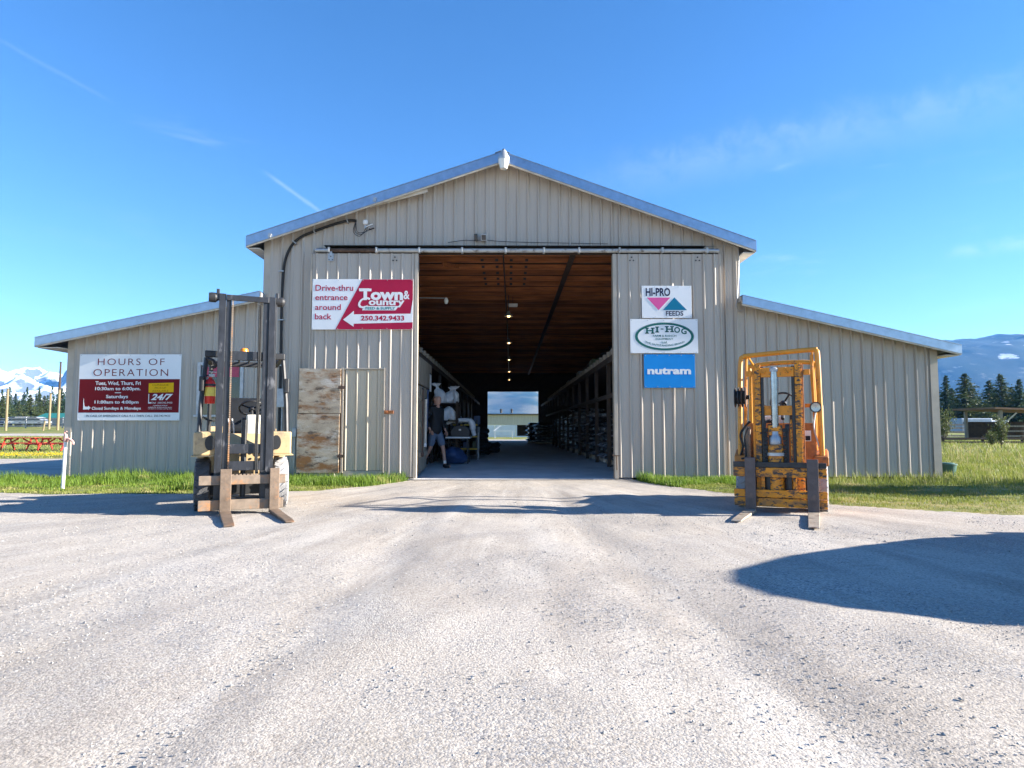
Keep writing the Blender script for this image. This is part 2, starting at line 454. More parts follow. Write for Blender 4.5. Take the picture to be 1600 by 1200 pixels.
# loose stones on the yard, too many to count
rng = np.random.default_rng(4)
def stones(n, x0, x1, y0, y1, smin, smax, power):
    y = y0 + (y1 - y0) * rng.random(n) ** power
    x = (rng.random(n) - .5) * 2 * np.minimum(x1, .85 * y + .8)
    s = smin * (smax / smin) ** (rng.random(n) ** 2.2)
    return x, y, s
sx, sy, ss = [np.concatenate(a) for a in zip(stones(60000, 0, 7.5, 1.4, 9.5, .0025, .009, 1.15), stones(1500, 0, 8, 1.8, 10.5, .006, .015, 1.0))]
keep = (vnoise(sx, sy, .7, 11) + .55 * rng.random(len(sx)) > .02)
sx, sy, ss = sx[keep], sy[keep], ss[keep]
oct_v = np.array([(1, 0, 0), (-1, 0, 0), (0, 1, 0), (0, -1, 0), (0, 0, .7), (0, 0, -.5)], float)
oct_f = np.array([(0, 2, 4), (2, 1, 4), (1, 3, 4), (3, 0, 4), (2, 0, 5), (1, 2, 5), (3, 1, 5), (0, 3, 5)])
n = len(sx)
jit = oct_v[None] * (1 + .5 * (rng.random((n, 6, 1)) - .5)) * ss[:, None, None]
ang = rng.random(n) * 6.28
c_, s_ = np.cos(ang)[:, None], np.sin(ang)[:, None]
rx = jit[:, :, 0] * c_ - jit[:, :, 1] * s_ * .7; ry = jit[:, :, 0] * s_ + jit[:, :, 1] * c_ * .7
SV = np.stack([rx + sx[:, None], ry + sy[:, None], jit[:, :, 2] + terr(sx, sy)[:, None] + .002], -1).reshape(-1, 3)
SF = (oct_f[None] + (np.arange(n) * 6)[:, None, None]).reshape(-1, 3)
M['stone'] = mat('loose_stone', (.36, .35, .34), .9, 0, .5, 55, world_pos=True)
tag(link_mesh('gravel', np_mesh('gravel', SV, SF), M['stone']), 'loose grey stones scattered over the yard', 'gravel', kind='stuff')

# ---------------------------------------------------------------- mountains
def mountain(name, label, x0, x1, y0, y1, ridge, m, nxx=150, nyy=46, rough=1.0, seed=0, wave=520):
    X = np.linspace(x0, x1, nxx); T = np.linspace(0, 1, nyy)
    V = []
    for t in T:
        for x in X:
            y = y0 + (y1 - y0) * t
            env = math.sin(math.pi * min(1, t / .62) / 2) if t < .62 else math.cos(math.pi * (t - .62) / .38 / 2)
            p = Vector((x / wave + seed, y / wave, seed))
            rd = noise.ridged_multi_fractal(p, 1.0, 2.1, 6, 1.0, 2.0)
            h = ridge(x) * max(0, env) ** 1.25 * (1 + rough * (.22 * rd - .30))
            V.append((x, y, h - 6))
    id_ = np.arange(nxx * nyy).reshape(nyy, nxx)
    F = np.stack([id_[:-1, :-1], id_[:-1, 1:], id_[1:, 1:], id_[1:, :-1]], -1).reshape(-1, 4)
    me = np_mesh(name, V, F); me.polygons.foreach_set('use_smooth', np.ones(len(F), bool))
    return tag(link_mesh(name, me, m), label, kind='structure')
def mountain_material(name, forest, rock, snow_at, snow_soft, patches):
    m = bpy.data.materials.new(name); m.use_nodes = True
    N, L = m.node_tree.nodes, m.node_tree.links; b = N['Principled BSDF']; b.inputs['Roughness'].default_value = .9; b.inputs['Specular IOR Level'].default_value = .1
    g = N.new('ShaderNodeNewGeometry'); sp = N.new('ShaderNodeSeparateXYZ'); L.new(g.outputs['Position'], sp.inputs[0])
    def nz(s, d=7, r=.6, st=(1, 1, 1)):
        mp = N.new('ShaderNodeMapping'); mp.inputs['Scale'].default_value = st; L.new(g.outputs['Position'], mp.inputs[0])
        n = N.new('ShaderNodeTexNoise'); n.inputs['Scale'].default_value = s; n.inputs['Detail'].default_value = d; n.inputs['Roughness'].default_value = r; L.new(mp.outputs[0], n.inputs['Vector']); return n.outputs['Fac']
    def mr(f, a, c):
        x = N.new('ShaderNodeMapRange'); x.clamp = True; L.new(f, x.inputs['Value']); x.inputs['From Min'].default_value = a; x.inputs['From Max'].default_value = c; return x.outputs[0]
    def mix(f, a, c):
        x = N.new('ShaderNodeMix'); x.data_type = 'RGBA'; L.new(f, x.inputs['Factor'])
        for s, v in (('A', a), ('B', c)):
            if hasattr(v, 'links'): L.new(v, x.inputs[s])
            else: x.inputs[s].default_value = (*v, 1)
        return x.outputs['Result']
    c = mix(mr(nz(.006), .42, .62), forest, rock)
    snow = (.62, .65, .72)
    if snow_at is not None:
        ad = N.new('ShaderNodeMath'); ad.operation = 'MULTIPLY_ADD'; L.new(nz(.008, 8, .65), ad.inputs[0]); ad.inputs[1].default_value = snow_soft; L.new(sp.outputs[2], ad.inputs[2])
        c = mix(mr(ad.outputs[0], snow_at + snow_soft * .45, snow_at + snow_soft * .6), c, snow)
        sn = N.new('ShaderNodeSeparateXYZ'); L.new(g.outputs['Normal'], sn.inputs[0])
        sl = N.new('ShaderNodeMath'); sl.operation = 'MULTIPLY_ADD'; L.new(nz(.02, 7, .7), sl.inputs[0]); sl.inputs[1].default_value = .5; L.new(sn.outputs[2], sl.inputs[2])
        c = mix(mr(sl.outputs[0], 1.02, .96), c, (.11, .125, .15))
    if patches:
        zz = mr(sp.outputs[2], patches[0], patches[1])
        f = mr(nz(.007, 6, .6, (1, .6, 1.5)), .61, .66); mu = N.new('ShaderNodeMath'); mu.operation = 'MULTIPLY'; L.new(f, mu.inputs[0]); L.new(zz, mu.inputs[1])
        c = mix(mu.outputs[0], c, snow)
        f = mr(nz(.010, 6, .6, (1.3, 1.0, .25)), .60, .70); mu = N.new('ShaderNodeMath'); mu.operation = 'MULTIPLY'; L.new(f, mu.inputs[0]); mu.inputs[1].default_value = .35
        c = mix(mu.outputs[0], c, (.45, .43, .40))
    L.new(c, b.inputs['Base Color'])
    return m
M['snowy'] = mountain_material('snow_range', (.03, .045, .055), (.10, .11, .13), 120, 230, None)
M['forested'] = mountain_material('forested_mountain', (.022, .040, .036), (.045, .062, .058), None, 0, (150, 330))
M['bare_hill'] = mountain_material('wooded_hill', (.03, .05, .04), (.13, .125, .09), None, 0, None)
mountain('mountain_range', 'jagged snow-covered range far beyond the picnic field', -5200, -1500, 2900, 4700,
         lambda x: 320 + 40 * math.sin(x / 170.) + 34 * math.sin(x / 71. + 1) + 14 * math.sin(x / 29.), M['snowy'], 300, 80, 1.5, 3.3, 330)
mountain('mountain', 'broad blue forested mountain with snow patches behind the conifers', 1300, 5000, 2200, 4400,
         lambda x: float(np.interp(x, [1300, 1700, 2000, 2300, 2700, 3300, 5000], [120, 270, 405, 475, 515, 530, 490])), M['forested'], 220, 60, .32, 9.1)
mountain('hill', 'hazy rolling hill seen through the rear doorway', -1500, 1500, 2500, 4200,
         lambda x: 205 + 24 * math.sin(x / 130. + 2) + 14 * math.sin(x / 55.), M['bare_hill'], 120, 40, .9, 5.2)
mountain('hill', 'low wooded rise with a bare brown patch behind the field poles', -520, -170, 190, 420,
         lambda x: 15 + 3 * math.sin(x / 40.), mountain_material('dry_hillside', (.06, .075, .03), (.30, .25, .17), None, 0, None), 60, 30, .5, 1.2)

# ---------------------------------------------------------------- haze
hz = bpy.data.materials.new('haze_air'); hz.use_nodes = True
hn, hl = hz.node_tree.nodes, hz.node_tree.links
hn.clear()
ho = hn.new('ShaderNodeOutputMaterial'); hv = hn.new('ShaderNodeVolumePrincipled')
hv.inputs['Color'].default_value = (.14, .44, 1.0, 1)
hv.inputs['Density'].default_value = 0.95e-4
hv.inputs['Anisotropy'].default_value = 0.0
hl.new(hv.outputs[0], ho.inputs['Volume'])
tag(box('haze', hz, None, -5700, 5700, -300, 5700, -9, 570), 'thin blue mountain air', 'haze', kind='stuff')
# ---------------------------------------------------------------- the barn
Y0 = 13.75           # front wall plane
YD = 13.56           # front of the sliding doors
YF = 13.42           # front of the fascia
YR = 46.0            # rear wall
barn = tag(empty('barn', (0, Y0, 0)), 'long tan metal-clad barn with a gabled centre and two lean-to wings', 'barn')
barn.location = (0, 0, 0)
xl, xr = XZ(410, 600, Y0)[0], XZ(1157, 600, Y0)[0]
wl_x, wr_x = XZ(105, 640, Y0)[0], XZ(1465, 640, Y0)[0]
ax, az = XZ(785, 237, YF)            # ridge, top of the fascia
elx, elz = XZ(385, 369, YF); erx, erz = XZ(1181, 376, YF)
wlx, wlz = XZ(55, 527, YF); wlx2, wlz2 = XZ(406, 455, YF)
wrx, wrz = XZ(1502, 539, YF); wrx2, wrz2 = XZ(1160, 461, YF)
ox0, oz1 = XZ(653, 396, Y0); ox1 = XZ(960, 396, Y0)[0]
lin = lambda x, xa, za, xb, zb: za + (zb - za) * (x - xa) / (xb - xa)
def main_top(x): return (lin(x, elx, elz, ax, az) if x < ax else lin(x, ax, az, erx, erz)) - .12
def wl_top(x): return lin(x, wlx, wlz, wlx2, wlz2) - .11
def wr_top(x): return lin(x, wrx2, wrz2, wrx, wrz) - .11
PITCH_R = .229
SCREWS = []
def cladding(parent, x0, x1, y, zb, topf, seed, m=None, ribs=4, wob=.006, name='cladding_panel', phase=0.0, ribvar=.35):
    """ribbed steel sheets, one object each, hung on the face y (outside towards -Y)"""
    m = m or M['tan']
    rnd = random.Random(seed)
    w = PITCH_R * ribs; x = x0 - phase
    while x < x1 - .01:
        a, b = max(x, x0), min(x + w, x1)
        us = [a]
        k = 0
        for i in range(ribs):
            c = x + PITCH_R * (i + .5)
            for d, h in ((-.036, 0), (-.034, -.007), (-.024, -.007), (-.021, 0), (-.012, .026), (.010, .026), (.042, 0), (.072, 0), (.077, .0035), (.087, .0035), (.092, 0), (.138, 0), (.143, .0035), (.153, .0035), (.158, 0)):
                if a < c + d < b: us.append((c + d, h))
        us = [(u, 0) if not isinstance(u, tuple) else u for u in us] + [(b, 0)]
        zt = [topf(u) for u, h in us]
        rows = max(2, int((max(zt) - zb) / .45))
        V, F = [], []
        y_off = rnd.uniform(-.0015, .0015)
        bow = rnd.uniform(-1, 1)
        for r in range(rows + 1):
            t = r / rows
            for (u, h), z1 in zip(us, zt):
                z = zb + (z1 - zb) * t
                dy = wob * noise.noise((u * 1.3 + seed, z * .75, seed * 2.1)) + wob * .5 * bow * math.sin((u - a) / (b - a) * math.pi)
                hv = h * (1 + ribvar * max(0, 2.2 * noise.noise((round((u - x) / PITCH_R - .5) * 1.7 + x * 5.1 + seed, z * .42, seed * .7)))) if h > .01 else h
                hv = min(hv, .046)
                V.append((u, y - hv + dy + y_off, z))
        nu = len(us)
        for r in range(rows):
            for i in range(nu - 1):
                F.append((r * nu + i, r * nu + i + 1, (r + 1) * nu + i + 1, (r + 1) * nu + i))
        o = link_mesh(name, np_mesh(name, V, F), m, parent)
        for zz in np.arange(zb + .18, max(zt) - .1, .78):
            for i in range(ribs):
                c = x + PITCH_R * (i + .5) + .03
                if a + .02 < c < b - .02 and zz < topf(c) - .06: SCREWS.append((c, y - .004, zz))
        sd = o.modifiers.new('sheet', 'SOLIDIFY'); sd.thickness = .0015; sd.offset = -1
        x += w
def wall_backing(name, poly_rects, parent, label=None):
    b = MB()
    for poly in poly_rects: b.prism(poly, (Y0 + .03, Y0 + .14))
    return b.build(name, M['wood_dark'], parent, label=label)
ZB = .02
# gable wall: left of, right of and above the doorway
gw = wall_backing('gable_wall', [
    [(xl, ZB), (ox0, ZB), (ox0, main_top(ox0)), (xl, main_top(xl))],
    [(ox1, ZB), (xr, ZB), (xr, main_top(xr)), (ox1, main_top(ox1))],
    [(ox0, oz1 + .1), (ox1, oz1 + .1), (ox1, main_top(ox1)), (ax, main_top(ax)), (ox0, main_top(ox0))]], barn)
cladding(gw, xl, ox0, Y0 - .002, ZB + .02, main_top, 1)
cladding(gw, ox0, ox1, Y0 - .002, oz1 + .1, main_top, 2)
cladding(gw, ox1, xr, Y0 - .002, ZB + .02, main_top, 3, wob=.011, ribvar=1.1)
wwl = wall_backing('wing_wall', [[(wl_x, ZB), (xl - .004, ZB), (xl - .004, wl_top(xl)), (wl_x, wl_top(wl_x))]], barn)
cladding(wwl, wl_x, xl - .03, Y0 + .004, ZB + .03, wl_top, 4)
wwr = wall_backing('wing_wall', [[(xr + .004, ZB), (wr_x, ZB), (wr_x, wr_top(wr_x)), (xr + .004, wr_top(xr))]], barn)
cladding(wwr, xr + .03, wr_x, Y0 + .004, ZB + .03, wr_top, 5, wob=.012, ribvar=1.3)
# corner trims
for x, z1, w in ((xl, main_top(xl), .11), (xr, main_top(xr), .11), (wl_x, wl_top(wl_x), .12), (wr_x, wr_top(wr_x), .14)):
    s = -1 if x < 0 else 1
    MB().box(min(x - s * w, x + s * .025), max(x - s * w, x + s * .025), Y0 - .032, Y0 - .026, ZB, z1 - .02).box(*sorted((x + s * .019, x + s * .026)), Y0 - .03, Y0 + .2, ZB, z1 - .03).build('corner_trim', M['tan_trim'], barn)
# side, rear and inner walls
for x0, x1, z1, nm in ((wl_x, wl_x + .12, wl_top(wl_x) - .03, 'side_wall'), (wr_x - .12, wr_x, wr_top(wr_x) - .03, 'side_wall'),
                       (xl + .02, xl + .13, main_top(xl) - .05, 'inner_wall'), (xr - .13, xr - .02, main_top(xr) - .05, 'inner_wall')):
    box(nm, M['wood_dark'], barn, x0, x1, Y0 + .15, YR, ZB, z1)
rx0, rz1 = XZ(762, 612, YR); rx1 = XZ(841, 612, YR)[0]
b = MB()
b.prism([(wl_x, 0), (rx0, 0), (rx0, main_top(rx0) - .1), (xl, main_top(xl) - .1), (xl, wl_top(xl)), (wl_x, wl_top(wl_x) - .03)], (YR, YR + .12))
b.prism([(rx1, 0), (wr_x, 0), (wr_x, wr_top(wr_x) - .03), (xr, wr_top(xr)), (xr, main_top(xr) - .1), (rx1, main_top(rx1) - .1)], (YR, YR + .12))
b.prism([(rx0, rz1), (rx1, rz1), (rx1, main_top(rx1) - .1), (ax, main_top(ax) - .1), (rx0, main_top(rx0) - .1)], (YR, YR + .12))
b.build('rear_wall', M['wood_dark'], barn)
# roofs: solid slabs with a ribbed steel skin on the overhang, and the bent fascia strips along the rake
def roof(xa, za, xb, zb, nm='roof'):
    b = MB(); th = .10
    b.prism([(xa, za - .012), (xb, zb - .012), (xb, zb - .012 - th), (xa, za - .012 - th)], (YF + .012, YR + .4))
    n = int(abs(xb - xa) / .4)
    o = b.build(nm, M['galv_dull'], barn)
    k = MB(); L_ = math.hypot(xb - xa, zb - za); nr = int((YR - YF) / .6)
    for i in range(nr):
        y = YF + .3 + i * .6
        k.bar((xa, y, za + .006), (xb, y, zb + .006), .04, .03)
    k.build('roof_rib', M['galv_dull'], o)['kind'] = 'stuff'
    return o
def fascia(xa, za, xb, zb, h, cuts, label=None):
    f = empty('fascia', parent=barn)
    ts = [0] + cuts + [1]
    for i in range(len(ts) - 1):
        t0, t1 = ts[i], ts[i + 1]
        x0, z0, x1, z1 = xa + (xb - xa) * t0, za + (zb - za) * t0, xa + (xb - xa) * t1, za + (zb - za) * t1
        pr = .004 * (i % 2)
        g = MB().prism([(x0, z0), (x1, z1), (x1, z1 - h), (x0, z0 - h)], (YF - .006 - pr, YF + .004 - pr))
        g.prism([(x0, z0 + .006), (x1, z1 + .006), (x1, z1 - .004), (x0, z0 - .004)], (YF - .022 - pr, YF + .25))
        g.prism([(x0, z0 - h), (x1, z1 - h), (x1, z1 - h - .004), (x0, z0 - h - .004)], (YF - .006 - pr, YF + .03))
        g.build('fascia_strip', M['galv'], f)
    # wooden barge board behind the steel
    MB().prism([(xa, za - .015), (xb, zb - .015), (xb, zb - h - .035), (xa, za - h - .035)], (YF + .012 + .001, YF + .05)).build('barge_board', M['wood_pale'], f)
for a in ((elx, elz, ax, az), (ax, az, erx, erz), (wlx, wlz, wlx2, wlz2), (wrx2, wrz2, wrx, wrz)): roof(*a)
fascia(elx, elz, ax, az, .205, [.22, .55])
fascia(ax, az, erx, erz, .205, [.13, .48])
fascia(wlx, wlz, min(wlx2, xl + .05), wlz2, .175, [.45])
fascia(wrx2, wrz2, wrx, wrz, .18, [.24, .74])
# eave returns, ridge cap, soffit boards, loose trim
def soffit(x0, x1, z, y0=YF + .06, y1=YR):
    box('soffit', M['wood_pale'], barn, x0, x1, y0, y1, z - .02, z)
soffit(elx + .01, xl - .03, elz - .235); soffit(xr + .03, erx - .01, erz - .235)
soffit(wlx + .02, wl_x - .03, wlz - .20); soffit(wr_x + .03, wrx - .02, wrz - .20)
box('eave_fascia', M['galv'], barn, elx - .012, elx, YF, YR, elz - .24, elz)
box('eave_fascia', M['galv'], barn, erx, erx + .012, YF, YR, erz - .24, erz)
box('eave_fascia', M['galv'], barn, wlx - .012, wlx, YF, YR, wlz - .2, wlz)
box('eave_fascia', M['galv'], barn, wrx, wrx + .012, YF, YR, wrz - .2, wrz)
b = MB().prism([(ax - .16, az - .03), (ax, az + .03), (ax + .16, az - .03), (ax, az + .016)], (YF - .03, YR + .4)); b.build('ridge_cap', M['galv_dull'], barn)
a0, a1 = P(578, 321, YF + .1), P(668, 297, YF + .1)
MB().bar(a0, a1, .02, .09).build('loose_trim_board', M['wood_pale'], barn)
for px, py in ((585, 312), (421, 368)):
    p = P(px, py, YF - .03)
    MB().box(-.03, .03, -.015, .02, -.03, .05, rotY(.3, p)).build('gutter_clip', M['galv_dull'], barn)

# ---- sliding doors on their track
def sliding_door(px0, px1, py0, seed):
    x0, z1 = XZ(px0, py0, YD); x1 = XZ(px1, py0, YD)[0]
    d = empty('sliding_door', parent=barn)
    box('door_frame', M['wood_grey'], d, x0 + .03, x1 - .03, YD + .025, YD + .10, .05, z1 - .02)
    return d, x0, x1, z1
trk = empty('door_track', parent=barn)
tx0, tz = XZ(492, 390.5, YD - .05); tx1 = XZ(1124, 390.5, YD - .05)[0]
sec = [492, 514, 588, 655, 722, 790, 850, 905, 968, 1035, 1105, 1124]
for i in range(len(sec) - 1):
    xa, xb = XZ(sec[i], 390, YD - .05)[0], XZ(sec[i + 1], 390, YD - .05)[0]
    m_ = M['galv_dull'] if i in (0, len(sec) - 2) else (M['rusty'] if i == 1 else M['track_white'])
    t = MB().tube([(xa + .004, YD - .02, tz), (xb - .004, YD - .02, tz)], .045, 12)
    t.build('track_section', m_, trk)
    if 0 < i: MB().box(xa - .022, xa + .022, YD - .076, YD + .05, tz - .055, tz + .06).box(xa - .014, xa + .014, YD - .084, YD - .075, tz - .03, tz + .03).build('bracket', M['track_white'], trk, .006)
box('header_board', M['wood_dark'], trk, tx0 - .02, tx1 + .02, Y0 - .09, Y0 - .03, tz - .055, tz + .085)
box('drip_flashing', M['dark'], trk, tx0 + .2, tx1 - .3, YD - .09, Y0 - .024, tz + .088, tz + .094)

def hanger(door, px, py, m_):
    x, z = XZ(px, py, YD - .03)
    h = MB().box(x - .06, x + .06, YD - .034, YD - .026, z - .11, z + .06)
    h.box(x - .03, x + .03, YD - .05, YD - .03, z + .0, z + .14)
    o = h.build('hanger_plate', m_, door, .004)
    for dx, dz in ((-.035, -.08), (.035, -.08), (0, -.01)):
        MB().lathe([(0, 0), (.012, 0), (.012, .01), (0, .012)], 8, rotX(R(90), (x + dx, YD - .034, z + dz))).build('bolt', M['dark'], o)
def bolts(door, px, py):
    x, z = XZ(px, py, YD - .03)
    for dx, dz in ((-.038, -.04), (.038, -.04), (0, .03)):
        MB().lathe([(0, 0), (.016, 0), (.016, .012), (0, .014)], 8, rotX(R(90), (x + dx, YD - .022, z + dz))).build('bolt', M['dark'], door)

dl, dx0, dx1, dz1 = sliding_door(487, 654, 396, 11)
# the small door cut into the left leaf
mx0, mz1 = XZ(536, 576, YD); mx1 = XZ(601, 576, YD)[0]; mz0 = .17
cladding(dl, dx0, mx0, YD, .06, lambda x: dz1, 12, phase=.0, wob=.003)
cladding(dl, mx0, mx1, YD, mz1, lambda x: dz1, 12, wob=.002, phase=(mx0 - dx0) % PITCH_R)
cladding(dl, mx1, dx1 - .07, YD, .06, lambda x: dz1, 13, wob=.004, phase=(mx1 - dx0) % PITCH_R)
box('edge_trim', M['tan_trim'], dl, dx1 - .07, dx1, YD - .028, YD + .1, .04, dz1, .004)
box('edge_trim', M['tan_trim'], dl, dx0 - .012, dx0 + .02, YD - .024, YD + .1, .05, dz1, .003)
hanger(dl, 517, 400, M['galv_dull']); bolts(dl, 617, 404)
pd = empty('personnel_door', parent=dl)
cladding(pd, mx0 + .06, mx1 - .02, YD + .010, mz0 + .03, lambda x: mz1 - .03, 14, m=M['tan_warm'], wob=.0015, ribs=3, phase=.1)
for a in ((mx0 - .03, mx0 + .03, mz0 - .02, mz1 + .02), (mx1 - .015, mx1 + .012, mz0 - .02, mz1 + .02)):
    box('jamb', M['tan_trim'], pd, a[0], a[1], YD - .03, YD + .022, a[2], a[3], .003)
box('lintel', M['tan_trim'], pd, mx0 + .032, mx1 - .017, YD - .028, YD + .022, mz1 - .02, mz1 + .016, .003)
box('sill', M['tan_trim'], pd, mx0 + .032, mx1 - .017, YD - .012, YD + .022, mz0 - .12, mz0 + .02, .003)
hx, hz_ = XZ(608, 644, YD)
MB().box(hx - .10, hx + .10, YD - .045, YD - .024, hz_ - .035, hz_ + .035).box(hx - .09, hx - .03, YD - .06, YD - .045, hz_ - .02, hz_ + .02).build('hasp', M['rust_orange'], pd, .005)
# the plywood outer leaf folded back over the wall, in two sheets
po = empty('plywood_leaf', parent=dl)
qx0, qz1 = XZ(468, 576, YD - .05); qx1 = XZ(533, 576, YD - .05)[0]; qzm = XZ(468, 646, YD - .05)[1]; qz0 = XZ(468, 739, YD - .05)[1]
box('plywood_sheet', M['ply'], po, qx0, qx1, YD - .062, YD - .044, qzm + .008, qz1, .003, label='grey-stained upper plywood sheet')
box('plywood_sheet', M['ply'], po, qx0 - .02, qx1 - .015, YD - .066, YD - .046, qz0, qzm - .006, .003, label='brown-stained lower plywood sheet')
box('leaf_frame', M['wood_dark'], po, qx0 - .01, qx1 + .02, YD - .042, YD - .026, qz0 + .03, qz1 - .02)
for zz in (qz0 + .35, qz1 - .4):
    MB().tube([(qx1 + .02, YD - .05, zz - .06), (qx1 + .02, YD - .05, zz + .06)], .012, 8).box(qx1 - .05, qx1 + .08, YD - .07, YD - .067, zz - .03, zz + .03).build('hinge', M['rusty'], po)

dr, ex0, ex1, ez1 = sliding_door(957, 1124, 397, 21)
cladding(dr, ex0 + .07, ex1, YD, .05, lambda x: ez1, 22, wob=.006, phase=.06, ribvar=.9)
box('edge_trim', M['tan_trim'], dr, ex0, ex0 + .07, YD - .026, YD + .1, .03, ez1, .004)
box('edge_board', M['wood_grey'], dr, ex0 - .012, ex0 - .001, YD + .0, YD + .10, .03, ez1 - .02)
box('edge_trim', M['tan_trim'], dr, ex1 - .01, ex1 + .02, YD - .02, YD + .1, .05, ez1, .003)
bolts(dr, 987, 404); bolts(dr, 1090, 404)
lx, lz = XZ(961, 712, YD)
MB().tube([(lx - .06, YD - .04, lz + .01), (lx + .09, YD - .04, lz)], .012, 6).tube([(lx + .02, YD - .05, lz), (lx + .03, YD - .05, lz - .3)], .01, 6).build('latch', M['rusty'], dr)

b = MB()
for (x, y, z) in SCREWS: b.box(x - .008, x + .008, y - .006, y + .004, z - .008, z + .008)
b.build('cladding_screws', M['galv_dull'], barn)['kind'] = 'stuff'
# ---- floor, ceiling, racks
fl = MB()
fl.add([(ox0 - .3, 13.50, .016), (ox1 + .3, 13.50, .016), (ox1 + .3, 14.0, .03), (ox0 - .3, 14.0, .03), (ox0 - .3, 17.2, .17), (ox1 + .3, 17.2, .17), (xl + .14, 17.2, .17), (xr - .14, 17.2, .17), (xl + .14, YR, .17), (xr - .14, YR, .17),
        (ox0 - .3, YR, .17), (ox1 + .3, YR, .17), (xl + .14, 14.0, .17), (xr - .14, 14.0, .17), (ox0 - .3, 14, .17), (ox1 + .3, 14, .17)],
       [(0, 1, 2, 3), (3, 2, 5, 4), (4, 5, 11, 10), (6, 4, 10, 8), (5, 7, 9, 11), (12, 14, 4, 6), (15, 13, 7, 5)])
fl.build('floor_slab', M['concrete'], barn)
ceil = empty('ceiling', parent=barn)
CZ = 4.93
box('ceiling_deck', M['wood_dark'], ceil, xl + .15, xr - .15, Y0 + .16, YR - .02, CZ + .15, CZ + .17)  # deck tone darkened so the gaps between joists read as shade
jm = MB().box(xl + .16, xr - .16, -.022, .022, .02, .148).mesh('joist'); jm.materials.append(M['wood'])
ny_ = 0
yy = Y0 + .34
rj = random.Random(3)
while yy < YR - .3:
    o = link_mesh('joist', jm, None, ceil, (0, yy, CZ + rj.uniform(-.035, .0)))
    o.rotation_euler = (rj.uniform(-.02, .02), rj.uniform(-.002, .002), rj.uniform(-.002, .002))
    yy += .62
for k, xx in enumerate((-.62, -.28, .06, .42)):
    for i in range(6):
        box('nail_plate', M['dark'], ceil, xx - .035, xx + .035, Y0 + .34 + .62 * i - .03, Y0 + .34 + .62 * i - .024, CZ + .03, CZ + .09)
MB().bar((1.42, Y0 + .2, CZ - .025), (1.42, YR - .2, CZ - .025), .12, .04).build('runner_board', M['wood_dark'], ceil)
MB().bar((-1.5, Y0 + .62, CZ - .12), (-1.2, Y0 + 1.3, CZ + .0), .04, .09).build('brace', M['wood'], ceil)
tube('conduit', M['dark'], ceil, [(-.12, Y0 + .2, CZ - .025), (-.1, 17, CZ - .025), (-.05, 24, CZ - .025), (0, 42, CZ - .025)], .016, 6)
def rack(x, sgn, zt, zmid, nm, post_step, y_first):
    r = empty(nm, parent=barn)
    pm = MB().box(-.045, .045, -.045, .045, 0, zt - .19).mesh('post'); pm.materials.append(M['wood_dark'])
    y = y_first
    while y < YR - 1:
        link_mesh('post', pm, None, r, (x + sgn * .05, y, .17)); y += post_step
    box('top_beam', M['wood_dark'], r, *sorted((x, x + sgn * .09)), Y0 + .3, YR - .3, zt - .02, zt + .12)
    box('loft_deck', M['wood_dark'], r, *sorted((x + sgn * .1, (xl + .14) if sgn < 0 else (xr - .14))), Y0 + .3, YR - .3, zt + .02, zt + .06)
    if zmid: box('rail', M['wood_dark'], r, *sorted((x + sgn * .0, x + sgn * .04)), Y0 + .6, YR - 6, zmid, zmid + .10)
    bm_ = MB().box(-.05, .05, -.06, .06, 0, .12).mesh('joist_end'); bm_.materials.append(M['wood_grey'])
    y = Y0 + .55
    while y < YR - 8:
        link_mesh('joist_end', bm_, None, r, (x + sgn * .02, y, zt + .125)); y += .62
    return r
rack(-2.05, -1, 2.72, None, 'storage_loft', 3.1, 16.4)
rack(2.33, 1, 2.62, 1.78, 'storage_loft', 2.1, 15.2)
# back board walls of the storage bays
box('bay_wall', M['wood_dark'], barn, -2.62, -2.56, 17.2, YR - 1, .17, 2.7)
# inner board door standing open just inside on the left
idr = empty('inner_door', parent=barn)
for i in range(6):
    box('plank', M['wood_grey'], idr, -1.99, -1.955, Y0 + .28 + i * .215, Y0 + .28 + i * .215 + .205, .1 + .012 * i, 2.02)
for z in (.45, 1.1, 1.7): box('ledge', M['wood_grey'], idr, -1.954, -1.925, Y0 + .3, Y0 + 1.55, z, z + .1)
box('header_panel', M['wood_grey'], idr, -1.99, -1.955, Y0 + .26, 16.2, 2.06, 2.66)
# ---- window in the left wing
wx0, wz1 = XZ(310, 566, Y0 - .03); wx1 = XZ(382, 566, Y0 - .03)[0]; wz0 = XZ(310, 648, Y0 - .03)[1]
wi = empty('window', parent=barn)
fw = .07
for a in ((wx0, wx0 + fw, wz0, wz1), (wx1 - fw, wx1, wz0, wz1), (wx0 + fw, wx1 - fw, wz1 - fw, wz1)):
    box('window_frame', M['galv_dull'], wi, a[0], a[1], Y0 - .07, Y0 - .02, a[2], a[3], .004)
box('window_sill', M['galv_dull'], wi, wx0 - .04, wx1 + .04, Y0 - .11, Y0 - .02, wz0 - .05, wz0 - .002, .004)
box('pane', M['glass_dark'], wi, wx0 + fw, wx1 - fw, Y0 - .045, Y0 - .035, wz0, wz1 - fw)
M['pinkred'] = mat('faded_red_banner', (.45, .06, .11), .6, 0, .15, 8)
box('window_banner', M['pinkred'], wi, wx0 + .1, wx1 - .1, Y0 - .050, Y0 - .047, wz1 - .32, wz1 - .10)
